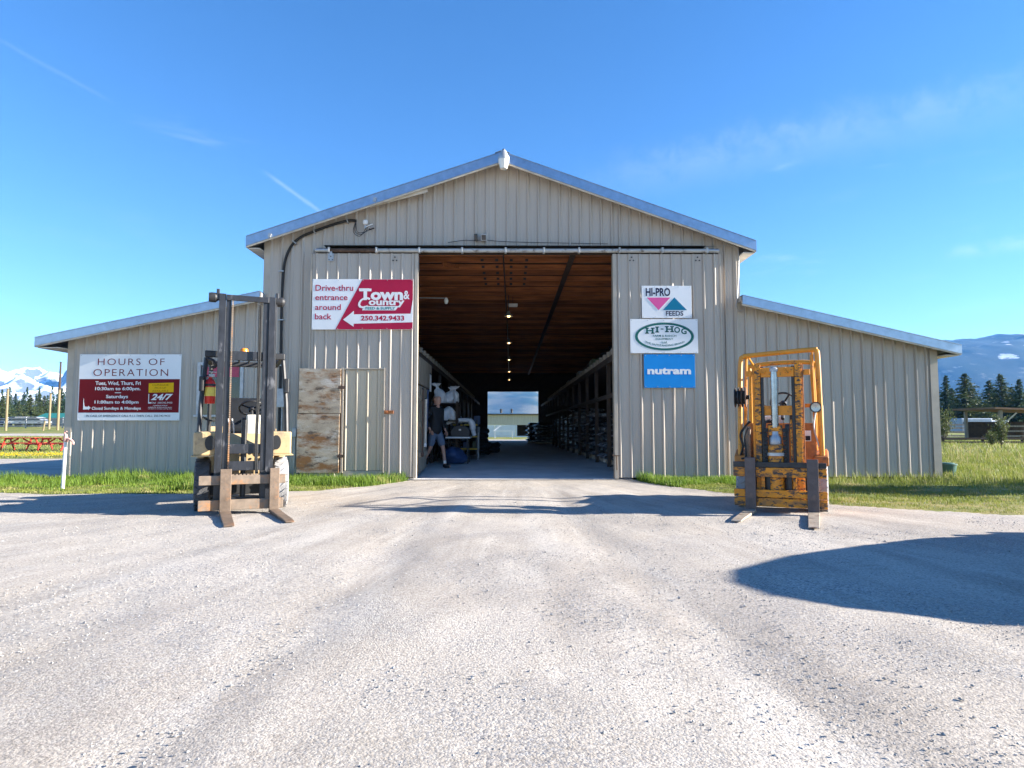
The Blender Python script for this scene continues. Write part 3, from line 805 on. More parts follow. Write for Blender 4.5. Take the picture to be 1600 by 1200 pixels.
# ---------------------------------------------------------------- lettering
_font_cache = {}
def text_mesh(txt, bold=0.0, shear=0.0, spacing=1.0):
    cu = bpy.data.curves.new('lettering', 'FONT')
    cu.body = txt; cu.size = 1; cu.offset = bold; cu.shear = shear; cu.space_character = spacing
    cu.resolution_u = 3; cu.extrude = .02
    o = bpy.data.objects.new('lettering', cu); col.objects.link(o)
    dg = bpy.context.evaluated_depsgraph_get()
    me = bpy.data.meshes.new_from_object(o.evaluated_get(dg))
    bpy.data.objects.remove(o); bpy.data.curves.remove(cu)
    return me
def text_on(parent, txt, x0, x1, z0, z1, y, m, bold=0.0, shear=0.0, spacing=1.0, warp=None, name='lettering', label=None, depth=.0012):
    """one line of letters stretched into the rectangle x0..x1, z0..z1 on a face looking towards -Y"""
    me = text_mesh(txt, bold, shear, spacing)
    n = len(me.vertices); co = np.zeros(n * 3, np.float32); me.vertices.foreach_get('co', co); co = co.reshape(-1, 3)
    lo, hi = co.min(0), co.max(0)
    u = (co[:, 0] - lo[0]) / (hi[0] - lo[0]); v = (co[:, 1] - lo[1]) / (hi[1] - lo[1])
    front = co[:, 2] > 0
    X = x0 + u * (x1 - x0); Z = z0 + v * (z1 - z0)
    if warp: X, Z = warp(u, v, X, Z)
    V = np.stack([X, np.where(front, y - depth, y + .0005), Z], -1)
    me.vertices.foreach_set('co', V.astype(np.float32).ravel()); me.update()
    return link_mesh(name, me, m, parent)
def flat(parent, name, m, poly, y, depth=.001):
    return MB().prism(poly, (y - depth, y + .0004)).build(name, m, parent)
def smat(name, c, rough=.6): return mat(name, c, rough, 0, .05, 3, spec=.2)
M['s_crimson'] = smat('crimson_print', (.42, .012, .055)); M['s_maroon'] = smat('maroon_print', (.17, .003, .008))
M['s_white'] = smat('white_print', (.80, .80, .80)); M['s_green'] = smat('dark_green_print', (.012, .13, .115))
M['s_navy'] = smat('navy_print', (.02, .022, .06)); M['s_pink'] = smat('pink_print', (.70, .10, .32)); M['s_teal'] = smat('teal_print', (.0, .17, .30))
M['s_blue'] = smat('sky_blue_print', (.006, .25, .66)); M['s_yellow'] = smat('yellow_print', (.82, .45, .0)); M['s_black'] = smat('black_print', (.02, .02, .03))
M['s_brown'] = smat('brown_print', (.35, .17, .0)); M['s_tealtext'] = smat('green_blue_print', (.0, .20, .19))
def board(name, label, px0, py0, px1, py1, y, m, th=.012, cat='sign', rz=0):
    x0, z1 = XZ(px0, py0, y); x1, z0 = XZ(px1, py1, y)
    o = tag(empty(name, ((x0 + x1) / 2, y, z0)), label, cat)
    face = box('board', m, o, -(x1 - x0) / 2, (x1 - x0) / 2, 0, th, 0, z1 - z0, .002)
    w, h = x1 - x0, z1 - z0
    for i in range(5):
        for zz in (.025, h - .025): MB().lathe([(0, 0), (.009, 0), (.007, .005), (0, .006)], 8, rotX(R(90), (-w / 2 + .03 + (w - .06) * i / 4, -.0005, zz))).build('screw', M['galv_dull'], o)
    return o, w, h, (lambda a, b: (-w / 2 + a * w, h - b * h))   # (fraction across, fraction down) -> local x, z
def line(o, f, txt, a0, a1, b0, b1, m, y=-.001, **k):
    x0, z1 = f(a0, b0); x1, z0 = f(a1, b1)
    return text_on(o, txt, x0, x1, z0, z1, y, m, **k)
YS = YD - .066
# ---- drive-thru sign on the left sliding door
o, w, h, f = board('drive_thru_sign', 'white and crimson drive-thru entrance sign with arrow on the sliding door', 488.5, 436, 645, 515, YS, M['sheet_white'])
flat(o, 'colour_panel', M['s_crimson'], [f(.495, .004), f(.998, .004), f(.998, .996), f(.235, .996)], -.0008)
for t, a1, b0, b1 in (('Drive-thru', .405, .115, .235), ('entrance', .35, .325, .42), ('around', .285, .50, .615), ('back', .195, .685, .80)):
    line(o, f, t, .03, a1, b0, b1, M['s_crimson'], bold=.012)
flat(o, 'arrow', M['s_white'], [f(.31, .805), f(.415, .63), f(.415, .70), f(.998, .685), f(.998, .855), f(.415, .885), f(.415, .945)], -.002)
flat(o, 'border_sliver', M['s_white'], [f(.975, .70), f(.998, .40), f(.998, .70)], -.0021)
line(o, f, '250.342.9433', .485, .915, .725, .825, M['s_crimson'], y=-.0032, bold=.03)
line(o, f, 'Town', .465, .90, .19, .42, M['s_white'], y=-.002, bold=.045)
MB().prism([f(.462, .185), f(.565, .185), f(.565, .225), f(.462, .225)], (-.0035, -.0015)).build('letter_crossbar', M['s_white'], o)
line(o, f, 'ountry', .56, .915, .40, .56, M['s_white'], y=-.002, bold=.035)
line(o, f, 'C', .455, .575, .36, .58, M['s_white'], y=-.0024, bold=.015, shear=.35)
line(o, f, '&', .905, .965, .23, .40, M['s_white'], y=-.002, bold=.02)
flat(o, 'strap_band', M['s_white'], [f(.515, .535), f(.86, .535), f(.825, .62), f(.495, .62)], -.0018)
line(o, f, 'FEED & SUPPLY', .53, .825, .552, .606, M['s_tealtext'], y=-.0032, bold=.02)

# ---- hours sign on the left wing
o, w, h, f = board('hours_sign', 'hours of operation sign in white and maroon on the left lean-to', 125, 553.5, 280, 657, Y0 - .05, M['sheet_white'])
flat(o, 'colour_panel', M['s_maroon'], [f(.008, .375), f(.992, .375), f(.992, .882), f(.008, .882)], -.0008)
flat(o, 'stripe', M['s_white'], [f(.0, .368), f(1, .368), f(1, .376), f(0, .376)], -.0012)
line(o, f, 'HOURS', .18, .60, .065, .165, M['s_maroon'], bold=-.008, spacing=1.2)
line(o, f, 'OF', .68, .835, .065, .165, M['s_maroon'], bold=-.008, spacing=1.2)
line(o, f, 'OPERATION', .14, .875, .225, .33, M['s_maroon'], bold=-.008, spacing=1.2)
for t, a0, a1, b0, b1 in (('Tues, Wed, Thurs, Fri', .165, .61, .41, .475), ('10:30am to 6:00pm.', .165, .61, .495, .56),
                          ('Saturdays', .275, .49, .615, .68), ('11:00am to 4:00pm', .165, .595, .70, .76), ('Closed', .14, .245, .795, .84), ('Sundays & Mondays', .26, .62, .795, .85)):
    line(o, f, t, a0, a1, b0, b1, M['s_white'], y=-.002, bold=.02)
flat(o, 'dash', M['s_white'], [f(.36, .578), f(.42, .578), f(.42, .588), f(.36, .588)], -.002)
flat(o, 'corner_arrow', M['s_white'], [f(.055, .66), f(.068, .79), f(.105, .795), f(.105, .78), f(.128, .812), f(.105, .845), f(.105, .832), f(.055, .836)], -.002)
flat(o, 'notice_panel', M['s_yellow'], [f(.69, .44), f(.935, .43), f(.935, .575), f(.69, .58)], -.002)
for t, a0, a1, b0 in (('CURBSIDE', .725, .885, .45), ('PICKUP', .75, .86, .495), ('AVAILABLE', .725, .885, .54)):
    line(o, f, t, a0, a1, b0, b0 + .03, M['s_brown'], y=-.0032)
line(o, f, '24/7', .715, .93, .60, .695, M['s_white'], y=-.002, bold=.03, shear=.3)
flat(o, 'small_arrow', M['s_white'], [f(.69, .60), f(.697, .60), f(.697, .725), f(.72, .725), f(.72, .745), f(.69, .745)], -.002)
line(o, f, 'Dial  250.342.9433', .725, .925, .72, .745, M['s_white'], y=-.002)
for a0, a1, b0 in ((.74, .88, .768), (.69, .925, .793), (.69, .925, .818)):
    line(o, f, {.768: 'CURBSIDE PICKUP', .793: 'available for all feed and hardware', .818: 'call ahead to arrange a pickup time'}[b0], a0, a1, b0, b0 + .016, M['s_white'], y=-.002)
line(o, f, 'IN CASE OF EMERGENCY CALL 9.1.1 THEN CALL: 250.342.9433', .09, .91, .915, .945, M['s_black'], y=-.001)

# ---- three signs on the right sliding door
o, w, h, f = board('feed_sign', 'white sign with pink and teal triangles on the sliding door', 1002.5, 446.5, 1081, 497, YS, M['sheet_white'])
line(o, f, 'HI-PRO', .08, .575, .065, .325, M['s_navy'], bold=.03)
flat(o, 'pink_triangle', M['s_pink'], [f(.10, .365), f(.575, .365), f(.335, .755)], -.002)
flat(o, 'teal_triangle', M['s_teal'], [f(.42, .755), f(.905, .755), f(.655, .36)], -.002)
line(o, f, 'FEEDS', .48, .83, .78, .93, M['s_navy'], bold=.02)
o, w, h, f = board('equipment_sign', 'white sign with dark green oval ring on the sliding door', 984.5, 498.5, 1091, 552, YS - .004, M['sheet_white'])
def ring(ra, rb, ra2, rb2, m, y, n=56):
    b = MB(); v, F = [], []
    for k in range(n):
        c, s = math.cos(2 * math.pi * k / n), math.sin(2 * math.pi * k / n)
        for (p, q) in ((ra, rb), (ra2, rb2)):
            x, z = f(.505 + p * c, .51 - q * s); v += [(x, y, z), (x, y + .0012, z)]
    for k in range(n):
        a, d = 4 * k, 4 * ((k + 1) % n)
        F += [(a, d, d + 2, a + 2), (a, a + 1, d + 1, d), (a + 2, d + 2, d + 3, a + 3)]
    b.add(v, F); b.build('oval_ring', m, o)
ring(.43, .40, .395, .345, M['s_green'], -.002)
ring(.438, .412, .432, .404, M['s_green'], -.002)
def arc(h_):
    def wq(u, v, X, Z):
        d = (u - .5) * 2
        return X, Z - h_ * h * d * d
    return wq
for ch, a0, a1 in (('H', .235, .345), ('I', .385, .412), ('-', .452, .492), ('H', .53, .632), ('O', .65, .738), ('G', .752, .835)):
    d = ((a0 + a1) / 2 - .525) * 3.2; c = .205 + .085 * d * d
    b0, b1 = (c + .07, c + .10) if ch == '-' else (c, c + .175)
    line(o, f, ch, a0, a1, b0, b1, M['s_green'], y=-.001, bold=.03)
    if ch in 'HI':
        for u in ((a0 + .012, a1 - .012) if ch == 'H' else ((a0 + a1) / 2,)):
            for q in (b0, b1 - .03):
                flat(o, 'serif', M['s_green'], [f(u - .028, q), f(u + .028, q), f(u + .028, q + .03), f(u - .028, q + .03)], -.0012)
for t, a0, a1, b0, b1 in (('FARM & RANCH', .335, .68, .46, .52), ('EQUIPMENT', .375, .635, .555, .615), ('Ltd.', .465, .55, .645, .71)):
    line(o, f, t, a0, a1, b0, b1, M['s_green'], y=-.001, bold=.008)
line(o, f, 'THE OUTSTANDING BRAND', .22, .80, .745, .80, M['s_green'], y=-.001, bold=.008, warp=arc(-.11))
o, w, h, f = board('brand_sign', 'sky blue sign with white lowercase lettering under the oval sign', 1006, 553.5, 1086.5, 606, YS, M['s_blue'])
line(o, f, 'nutram', .065, .92, .40, .60, M['s_white'], y=-.001, bold=.045)

# ---------------------------------------------------------------- fixtures on the facade
M['opal'] = mat('milky_lamp_glass', (.78, .76, .70), .3, 0, .06, 5)
yl = tag(empty('yard_light', P(787, 264, YF - .16)), 'white barrel yard light hung under the roof ridge', 'lamp')
MB().lathe([(.0, .0), (.075, .0), (.115, .16), (.118, .20), (.10, .21)], 20).build('glass_bowl', M['opal'], yl)
MB().lathe([(.122, .195), (.125, .25), (.10, .29), (.07, .36), (.05, .40), (0, .41)], 20).build('hood', M['galv_dull'], yl)
MB().tube([(0, 0, .34), (.02, .08, .36), (.02, .16, .33)], .028, 8).build('arm', M['galv_dull'], yl)
MB().lathe([(0, .38), (.03, .38), (.03, .43), (0, .44)], 10).build('photocell', M['black'], yl)

cb = tag(empty('service_cable', (0, 0, 0)), 'thick black conduit curving up the wall from the left forklift', 'cable')
cpts = [(436, 735), (437, 650), (439, 560), (440, 480), (442.5, 430), (447, 402), (457, 382), (471, 370), (492, 361), (520, 351), (545, 344.5), (557, 345)]
yc = Y0 - .055
def smooth(pts, n=5):
    out = []
    for i in range(len(pts) - 1):
        p0, p1, p2, p3 = [Vector(pts[max(0, min(len(pts) - 1, j))]) for j in (i - 1, i, i + 1, i + 2)]
        for k in range(n):
            t = k / n
            out.append(.5 * ((2 * p1) + (p2 - p0) * t + (2 * p0 - 5 * p1 + 4 * p2 - p3) * t * t + (3 * p1 - p0 - 3 * p2 + p3) * t ** 3))
    return out + [Vector(pts[-1])]
tube('conduit', M['rubber'], cb, smooth([P(a, b, yc) for a, b in cpts]), .030, 8)
for px, py, a in ((440, 424, 0), (460, 378.5, .7), (491, 361, 1.2), (543, 345, 1.3), (439, 500, 0), (438.5, 571, 0)):
    p = P(px, py, yc)
    MB().box(-.055, .055, -.036, .05, -.012, .012, rotY(a, p)).build('clamp', M['galv_dull'], cb)
for k, (sx_, ln) in enumerate(((555, 24), (562, 30), (568, 18))):
    q = [P(556, 346, yc), P(552 + 3 * k, 362, yc - .05), P(562 + 3 * k, 369 - 3 * k, yc - .08), P(571 + 3 * k, 358, yc - .05), P(572, 350, yc)]
    tube('drop_wire', M['black'], cb, smooth(q), .007, 5)
wh = tag(empty('service_mast_head', P(571, 350, Y0 - .09)), 'small white insulator head where the roof cables end', 'insulator')
MB().lathe([(0, .09), (.05, .08), (.06, .03), (.04, -.01), (0, -.02)], 12).build('cap', M['white_paint'], wh)
for k in range(3):
    MB().tube([(.02 + .03 * k, 0, -.06 - .035 * k), (.16 + .02 * k, -.03, -.01 - .045 * k)], .013, 6).build('insulator', [M['white_paint'], M['galv_dull'], M['black']][k], wh)
MB().box(-.02, .02, -.005, .062, -.1, .06).build('bracket', M['galv_dull'], wh)
for k, (px, label) in enumerate(((743.5, 'narrow dark flood light above the big doorway'), (756, 'square grey flood light above the big doorway'))):
    fl_ = tag(empty('flood_light', P(px, 371, Y0 - .09)), label, 'lamp')
    w_ = .035 if k == 0 else .065
    MB().box(-w_, w_, -.05, .03, -.075, .075, rotX(.3)).build('housing', M['galv_dull'] if k else M['dark'], fl_, .01)
    MB().box(-w_ * .75, w_ * .75, -.056, -.048, -.055, .055, rotX(.3)).build('lens', M['glass_dark'], fl_)
    MB().tube([(0, 0, 0), (0, .05, .09), (0, .085, .09)], .014, 6).build('bracket', M['dark'], fl_)
wq = [P(700, 379, Y0 - .03), P(725, 375.5, Y0 - .04), P(743, 376, Y0 - .05), P(757, 375, Y0 - .05), P(800, 378, Y0 - .035), P(950, 381, Y0 - .03)]
tag(tube('flood_light_wire', M['black'], None, smooth(wq), .006, 5), 'thin wire drooping between the flood lights over the doorway', 'wire')
for px, py, sx, sz, nm, label in ((461, 676, .05, .10, 'junction_box', 'small grey junction box beside the weathered plywood'), (441, 622, .10, .20, 'electrical_box', 'tall grey electrical box on the wall behind the left forklift')):
    e_ = tag(empty(nm, P(px, py, Y0 - .05)), label, 'electrical box')
    box('case', M['galv_dull'], e_, -sx, sx, -.06, .048, -sz, sz, .008)
    box('cover', M['galv_dull'], e_, -sx * .85, sx * .85, -.068, -.060, -sz * .88, sz * .88, .004)
    MB().tube([(0, .0, -sz), (0, 0, -sz - .62)], .018, 8).build('conduit', M['galv_dull'], e_)
wr_ = tag(tube('downlead_wire', M['galv_dull'], None, smooth([P(1103, 385, Y0 - .04), P(1141, 384.5, Y0 - .05), P(1153, 392, Y0 - .05), P(1154.5, 420, Y0 - .05), P(1152, 466, Y0 - .05), P(1150, 478, Y0 - .06), P(1155, 486, Y0 - .06), P(1163, 483, Y0 - .05)]), .007, 5), 'thin looped wire at the corner under the right eave', 'wire')
# ---------------------------------------------------------------- forklifts (front towards local -Y)
M['cream'] = mat('cream_truck_paint', (.52, .38, .205), .5, 0, .15, 5, spots=[((.28, .17, .08), 9, .58, .70), ((.20, .16, .12), 3, .55, .75)])
M['beige_pod'] = mat('beige_plastic', (.60, .58, .50), .5, 0, .08, 5)
M['mast_black'] = mat('scuffed_black_mast', (.024, .026, .033), .4, .1, .3, 20, spots=[((.13, .13, .14), 11, .58, .70), ((.16, .09, .06), 7, .68, .74)], stretch=(1, 1, .35))
M['fork_steel'] = mat('worn_fork_steel', (.20, .145, .105), .55, .35, .25, 7, .1, 40, spots=[((.33, .17, .085), 4, .54, .68), ((.06, .055, .055), 7, .60, .72)])
M['bar_rust'] = mat('rust_stained_bar', (.26, .20, .15), .7, .2, .25, 8, spots=[((.45, .21, .085), 4, .48, .62), ((.06, .055, .05), 10, .60, .70)])
M['tyre_grey'] = mat('pale_grey_tyre', (.34, .335, .34), .9, 0, .15, 9, .4, 60)
M['tyre_dark'] = mat('dark_grey_tyre', (.10, .10, .105), .9, 0, .25, 9, .4, 60)
M['yellow'] = mat('chipped_yellow_paint', (.74, .25, .006), .5, 0, .14, 6, spots=[((.055, .04, .03), 19, .60, .63), ((.24, .11, .03), 3.2, .58, .72)])
M['yellow_chipped'] = mat('badly_chipped_yellow_paint', (.74, .26, .006), .55, 0, .16, 6, .1, 40, spots=[((.30, .13, .035), 6, .50, .64), ((.05, .036, .028), 15, .515, .555), ((.045, .035, .03), 3.2, .57, .66)], stretch=(.8, 1, 1.8))
M['orange_body'] = mat('faded_orange_panel', (.46, .17, .03), .55, 0, .2, 5, spots=[((.17, .07, .025), 4, .50, .68), ((.06, .04, .03), 12, .64, .70)])
M['guard_orange'] = mat('orange_tube_paint', (.66, .27, .02), .38, 0, .12, 6, spots=[((.24, .11, .04), 9, .60, .68), ((.05, .04, .03), 22, .66, .69)])
M['fork_purple'] = mat('brown_black_fork_steel', (.105, .085, .085), .5, .45, .2, 8, .1, 40, spots=((.17, .12, .10), 5, .56, .70))
M['fork_worn'] = mat('bright_worn_fork_tip', (.52, .44, .35), .45, .5, .25, 10, spots=((.20, .13, .09), 7, .55, .65))
M['chrome'] = mat('chromed_rod', (.34, .36, .39), .25, 1.0, .15, 9)
M['red'] = mat('red_extinguisher', (.62, .02, .01), .3, 0, .06, 5)
M['amber'] = mat('amber_lens', (.85, .25, .02), .25, 0, .05, 5)
M['seat_vinyl'] = mat('black_vinyl', (.012, .014, .018), .6, 0, .2, 6, spec=.2)
M['label_y'] = mat('yellow_label', (.80, .62, .10), .5, 0, .1, 20)
M['lamp_glass'] = mat('headlamp_glass', (.36, .38, .40), .15, .6, .15, 30)

def wheel(parent, x, y, r, w, mt, mr_, name='wheel', ribs=True):
    e = empty(name, (x, y, r), 0, parent)
    MM = rotY(R(90))
    hw = w / 2
    MB().lathe([(r * .58, -hw), (r * .93, -hw), (r, -hw * .82), (r * 1.005, 0), (r, hw * .82), (r * .93, hw), (r * .58, hw), (r * .58, -hw)], 32, MM).build('tyre', mt, e)
    MB().lathe([(0, -hw * .5), (r * .2, -hw * .6), (r * .5, -hw * .45), (r * .59, -hw * .9), (r * .59, hw * .9), (r * .5, hw * .45), (r * .2, hw * .6), (0, hw * .5)], 24, MM).build('rim', mr_, e)
    if ribs:
        for k in range(22):      # wavy tread lugs
            a = 2 * math.pi * k / 22
            b = MB()
            pts = []
            for i in range(7):
                t = -hw * .9 + w * .9 * i / 6
                aa = a + .11 * math.sin(i / 6 * math.pi * 1.6)
                pts.append((t, math.cos(aa) * (r + .004), math.sin(aa) * (r + .004)))
            b.tube(pts, .011, 4).build('tread_lug', mt, e)
    return e
def steering(parent, c, r, tilt, m=None, spoke=(90, 210, 330)):
    s = empty('steering_wheel', c, 0, parent); s.rotation_euler = (tilt, 0, 0)
    MB().tube([(r * math.cos(a), r * math.sin(a), 0) for a in [2 * math.pi * k / 28 for k in range(28)]], .014, 7, closed=True).build('rim', M['black'], s)
    b = MB().lathe([(0, -.05), (.045, -.05), (.045, .0), (.03, .012), (0, .015)], 12)
    for a in spoke:
        b.bar((0, 0, -.01), (r * math.cos(R(a)), r * math.sin(R(a)), 0), .022, .012)
    b.build('hub', M['black'], s)
    MB().tube([(0, 0, -.04), (0, 0, -.42)], .022, 8).build('column', M['dark'], s)
    return s
def fork(parent, x, w, z1, length, yf, mshank, mblade, th=.045, tip=.75, splay=0.0):
    f = empty('fork', (x, yf, 0), splay, parent)
    MB().box(-w / 2, w / 2, -th, 0, .03, z1).build('shank', mshank, f, .006)
    poly = [(-th - .001, .012), (-th - .001, .05), (-length + .1, .034), (-length, .022), (-length, .012)]
    b = MB(); v = []
    for (y, z) in poly:
        k = 1 if y > -length + .12 else tip + .1
        v += [(-w / 2 * k, y, z), (w / 2 * k, y, z)]
    n = len(poly)
    F = [(2 * i, 2 * i + 1, 2 * ((i + 1) % n) + 1, 2 * ((i + 1) % n)) for i in range(n)] + [tuple(range(0, 2 * n, 2)), tuple(range(2 * n - 1, 0, -2))]
    b.add(v, F).build('blade', mblade, f, .004)
    MB().box(-w / 2, w / 2, -th, 0, .0125, .0295).build('heel', mblade, f)
    MB().box(-w * .42, w * .42, .0, .05, z1 - .12, z1 - .01).build('hook', mshank, f, .004)
    return f
def rail(parent, x0, x1, y0, y1, z0, z1, m, name='mast_rail'):
    """U channel opening towards the mast's middle"""
    t = .016
    b = MB().box(x0, x1, y0, y0 + t, z0, z1).box(x0, x1, y1 - t, y1, z0, z1)
    if abs(x0) > abs(x1): b.box(x0 + .0005, x0 + t, y0 + t, y1 - t, z0, z1)
    else: b.box(x1 - t, x1 - .0005, y0 + t, y1 - t, z0, z1)
    return b.build(name, m, parent, .003)

# ---- left: cream truck with the tall black mast
T = tag(empty('forklift', (-3.40, 8.28, 0), R(23.5)), 'cream forklift with a tall black mast raised in front of the left wing', 'forklift', 'forklifts parked either side of the doorway')
mst = empty('mast', (0, 0, 0), 0, T)
for s in (-1, 1):
    rail(mst, s * .345, s * .262, .09, .21, .07, 2.84, M['mast_black'])
    rail(mst, s * .258, s * .198, .105, .195, .10, 2.80, M['mast_black'], 'inner_rail')
    MB().lathe([(0, -.06), (.06, -.06), (.065, -.03), (.065, .02), (.04, .05), (0, .05)], 14, rotY(R(90), (s * .41, .15, 2.79))).build('sheave', M['dark'], mst)
    MB().box(s * .36 - .02, s * .36 + .02, .10, .20, 2.76, 2.90).build('mast_tab', M['mast_black'], mst, .006)
    box('tilt_lug', M['dark'], mst, s * .30 - .05, s * .30 + .05, .2105, .30, .40, .62, .01)
box('cross_member', M['mast_black'], mst, -.26, .26, .08, .10, 2.755, 2.83, .006)
box('cross_member', M['mast_black'], mst, -.197, .197, .14, .19, 1.98, 2.10, .006)
box('cross_member', M['mast_black'], mst, -.197, .197, .115, .16, .76, .885, .006)
box('cross_member', M['mast_black'], mst, -.197, .197, .085, .13, .545, .665, .006)
box('cross_member', M['mast_black'], mst, -.30, .30, .14, .19, .10, .20, .006)
# leaf chain: one object of joined links each side
b = MB()
for k in range(100):
    z = .46 + k * .0235
    b.box(-.190, -.172, .085, .100, z, z + .017)
b.build('lift_chain', M['bar_rust'], mst)['kind'] = 'stuff'
for k in range(2):
    tube('hydraulic_hose', M['rubber'], mst, smooth([(.165 - .022 * k, .09, 2.72), (.166 - .02 * k, .085, 2.0), (.162 - .018 * k, .085, 1.3), (.155 - .016 * k, .085, .8), (.17 - .02 * k, .08, .5)]), .011, 6)
MB().tube([(.0, .20, .15), (.0, .20, 1.2)], .035, 12).build('lift_cylinder', M['dark'], mst)
cg = empty('carriage', (0, 0, 0), 0, T)
box('carriage_bar', M['bar_rust'], cg, -.515, .515, .0, .045, .375, .492, .006, label='notched upper carriage bar')
for k in range(8):
    box('notch_tooth', M['bar_rust'], cg, -.12 + .045 * k - .014, -.12 + .045 * k + .014, .008, .04, .4915, .505)
box('carriage_bar', M['bar_rust'], cg, -.515, .49, .0, .045, .055, .185, .006, label='rust-orange lower carriage bar')
for s in (-1, 1):
    box('carriage_plate', M['dark'], cg, s * .235 - .035, s * .235 + .035, .046, .084, .07, .54, .005)
fork(cg, -.205, .132, .575, 1.16, -.006, M['fork_steel'], M['fork_steel'], splay=R(2.5))
fork(cg, .372, .120, .575, 1.10, -.008, M['fork_steel'], M['fork_steel'], splay=R(6))
bd = empty('body', (0, 0, 0), 0, T)
box('front_plate', M['cream'], bd, -.33, .33, .40, .44, .42, .90, .006)
for k, (hx_, hz_) in enumerate(((-.02, .735), (.09, .755), (.17, .755), (.09, .68), (.17, .68))):
    MB().lathe([(0, 0), (.016, 0), (.016, .008), (0, .009)], 10, rotX(R(90), (hx_, .3995, hz_))).build('bolt', M['black'], bd)
MB().prism([(.30, .875), (.44, 1.02), (.58, 1.02), (.58, .875)], (-.33, .33), 'X').build('cowl', M['cream'], bd, .008)
for s in (-1, 1):
    MB().box(s * .47 - .135, s * .47 + .135, .34, 1.3, .735, 1.045).build('fender', M['cream'], bd, .02)
    MB().box(s * .47 - .155, s * .47 + .16, .315, 1.0, .72, .738).build('fender_lip', M['cream'], bd, .004)
    MB().box(s * .55 - .05, s * .55 + .05, 1.302, 2.2, .25, .80).build('side_panel', M['cream'], bd, .02)
    MB().lathe([(0, -.02), (.05, -.02), (.062, .02), (.062, .05), (0, .05)], 14, rotX(R(90), (s * .405, .33, .90)) @ Matrix.Scale(1.6, 4, (0, 1, 0))).build('headlamp', M['black'], bd)
    wheel(T, s * .49, .68, .335, .19, M['tyre_grey'] if s > 0 else M['tyre_dark'], M['cream'], 'wheel')  # one front tyre in the paler rubber, the other in the darker
    wheel(T, s * .45, 2.0, .25, .16, M['tyre_dark'], M['cream'], 'wheel', False)
box('axle', M['dark'], bd, -.42, .42, .5, .9, .2, .48, .02)
box('floor_plate', M['dark'], bd, -.335, .335, .585, 1.3, .70, .74)
box('engine_cover', M['cream'], bd, -.44, .44, 1.302, 2.1, .45, 1.02, .03)
MB().prism([(2.1, .3), (2.5, .42), (2.56, .9), (2.3, 1.12), (2.1, 1.12)], (-.52, .52), 'X').build('counterweight', M['cream'], bd, .05)
box('dash_pod', M['beige_pod'], bd, .03, .205, .45, .58, 1.0, 1.275, .02)
box('console', M['dark'], bd, -.03, .06, .60, .68, 1.0, 1.24, .02)
steering(T, (.10, .72, 1.37), .165, R(-35))
st = empty('seat', (.03, .95, .98), 0, T)
MB().box(-.26, .26, .0, .46, .02, .16).build('cushion', M['seat_vinyl'], st, .05)
MB().prism([(.38, .10), (.54, .13), (.62, .54), (.48, .58)], (-.27, .27), 'X').build('backrest', M['seat_vinyl'], st, .06)
for s in (-1, 1): tube('arm_rail', M['white_paint'], st, [(s * .27, .05, .1), (s * .27, .18, .33), (s * .27, .45, .42)], .018, 6)
gd = empty('overhead_guard', (0, 0, 0), 0, T)
for s in (-1, 1):
    tube('guard_post', M['dark'], gd, [(s * .545, .42, 1.03), (s * .535, .50, 1.45), (s * .49, .60, 2.04)], .030, 8)
    tube('guard_post', M['dark'], gd, [(s * .47, 1.95, 1.02), (s * .46, 1.80, 2.06)], .030, 8)
    box('marker_lamp', M['black'], gd, s * .535 - .03, s * .535 + .03, .44, .49, 1.58, 1.78, .012)
    box('guard_rail', M['dark'], gd, s * .47 - .035, s * .47 + .035, .62, 1.9, 2.05, 2.13, .012)
box('front_beam', M['dark'], gd, -.51, .51, .56, .62, 2.05, 2.14, .012)
box('rear_beam', M['dark'], gd, -.50, .50, 1.9, 1.96, 2.05, 2.13, .012)
for k in range(6): MB().tube([(-.35 + .14 * k, .62, 2.12), (-.35 + .14 * k, 1.9, 2.12)], .013, 6).build('guard_bar', M['dark'], gd)
MB().tube([(-.47, .56, 2.03), (-.40, .52, 2.0), (-.36, .53, 1.93), (-.41, .54, 1.90)], .022, 6).build('mirror_arm', M['black'], gd)
bc = empty('beacon', (-.02, .70, 2.135), 0, T)
MB().lathe([(0, 0), (.055, 0), (.058, .03), (.045, .065), (0, .075)], 14).build('lens', M['amber'], bc)
for k in range(2):
    tube('lever', M['white_paint'], T, [(-.15 + .05 * k, .66, .74), (-.18 + .05 * k, .62, 1.15), (-.20 + .05 * k, .60, 1.22)], .010, 5)
tube('hose_loop', M['rubber'], T, smooth([(-.50, .40, 1.24), (-.44, .38, 1.20), (-.36, .38, 1.19), (-.30, .40, 1.23)]), .013, 6)
# fire extinguisher strapped to the guard post
loc = T.location; ca, sa = math.cos(R(23.5)), math.sin(R(23.5))
def t_local(x, y, z): return (loc.x + x * ca - y * sa, loc.y + x * sa + y * ca, z)
fe = tag(empty('fire_extinguisher', t_local(-.435, .56, 1.42), R(23.5)), 'red fire extinguisher strapped to the forklift guard post', 'extinguisher')
MB().lathe([(0, 0), (.062, 0), (.068, .02), (.068, .27), (.05, .32), (.022, .34), (.022, .36), (0, .36)], 18).build('cylinder', M['red'], fe)
MB().lathe([(.0695, .10), (.0695, .22)], 18).build('label_band', M['label_y'], fe)
MB().box(-.02, .055, -.015, .015, .36, .40).box(-.02, .075, -.012, .012, .42, .435).build('valve', M['galv_dull'], fe, .004)
tube('hose', M['black'], fe, smooth([(-.02, -.02, .38), (-.075, -.03, .34), (-.078, -.03, .18)]), .011, 6)
MB().lathe([(.071, .235), (.071, .265)], 18).build('strap', M['black'], fe)

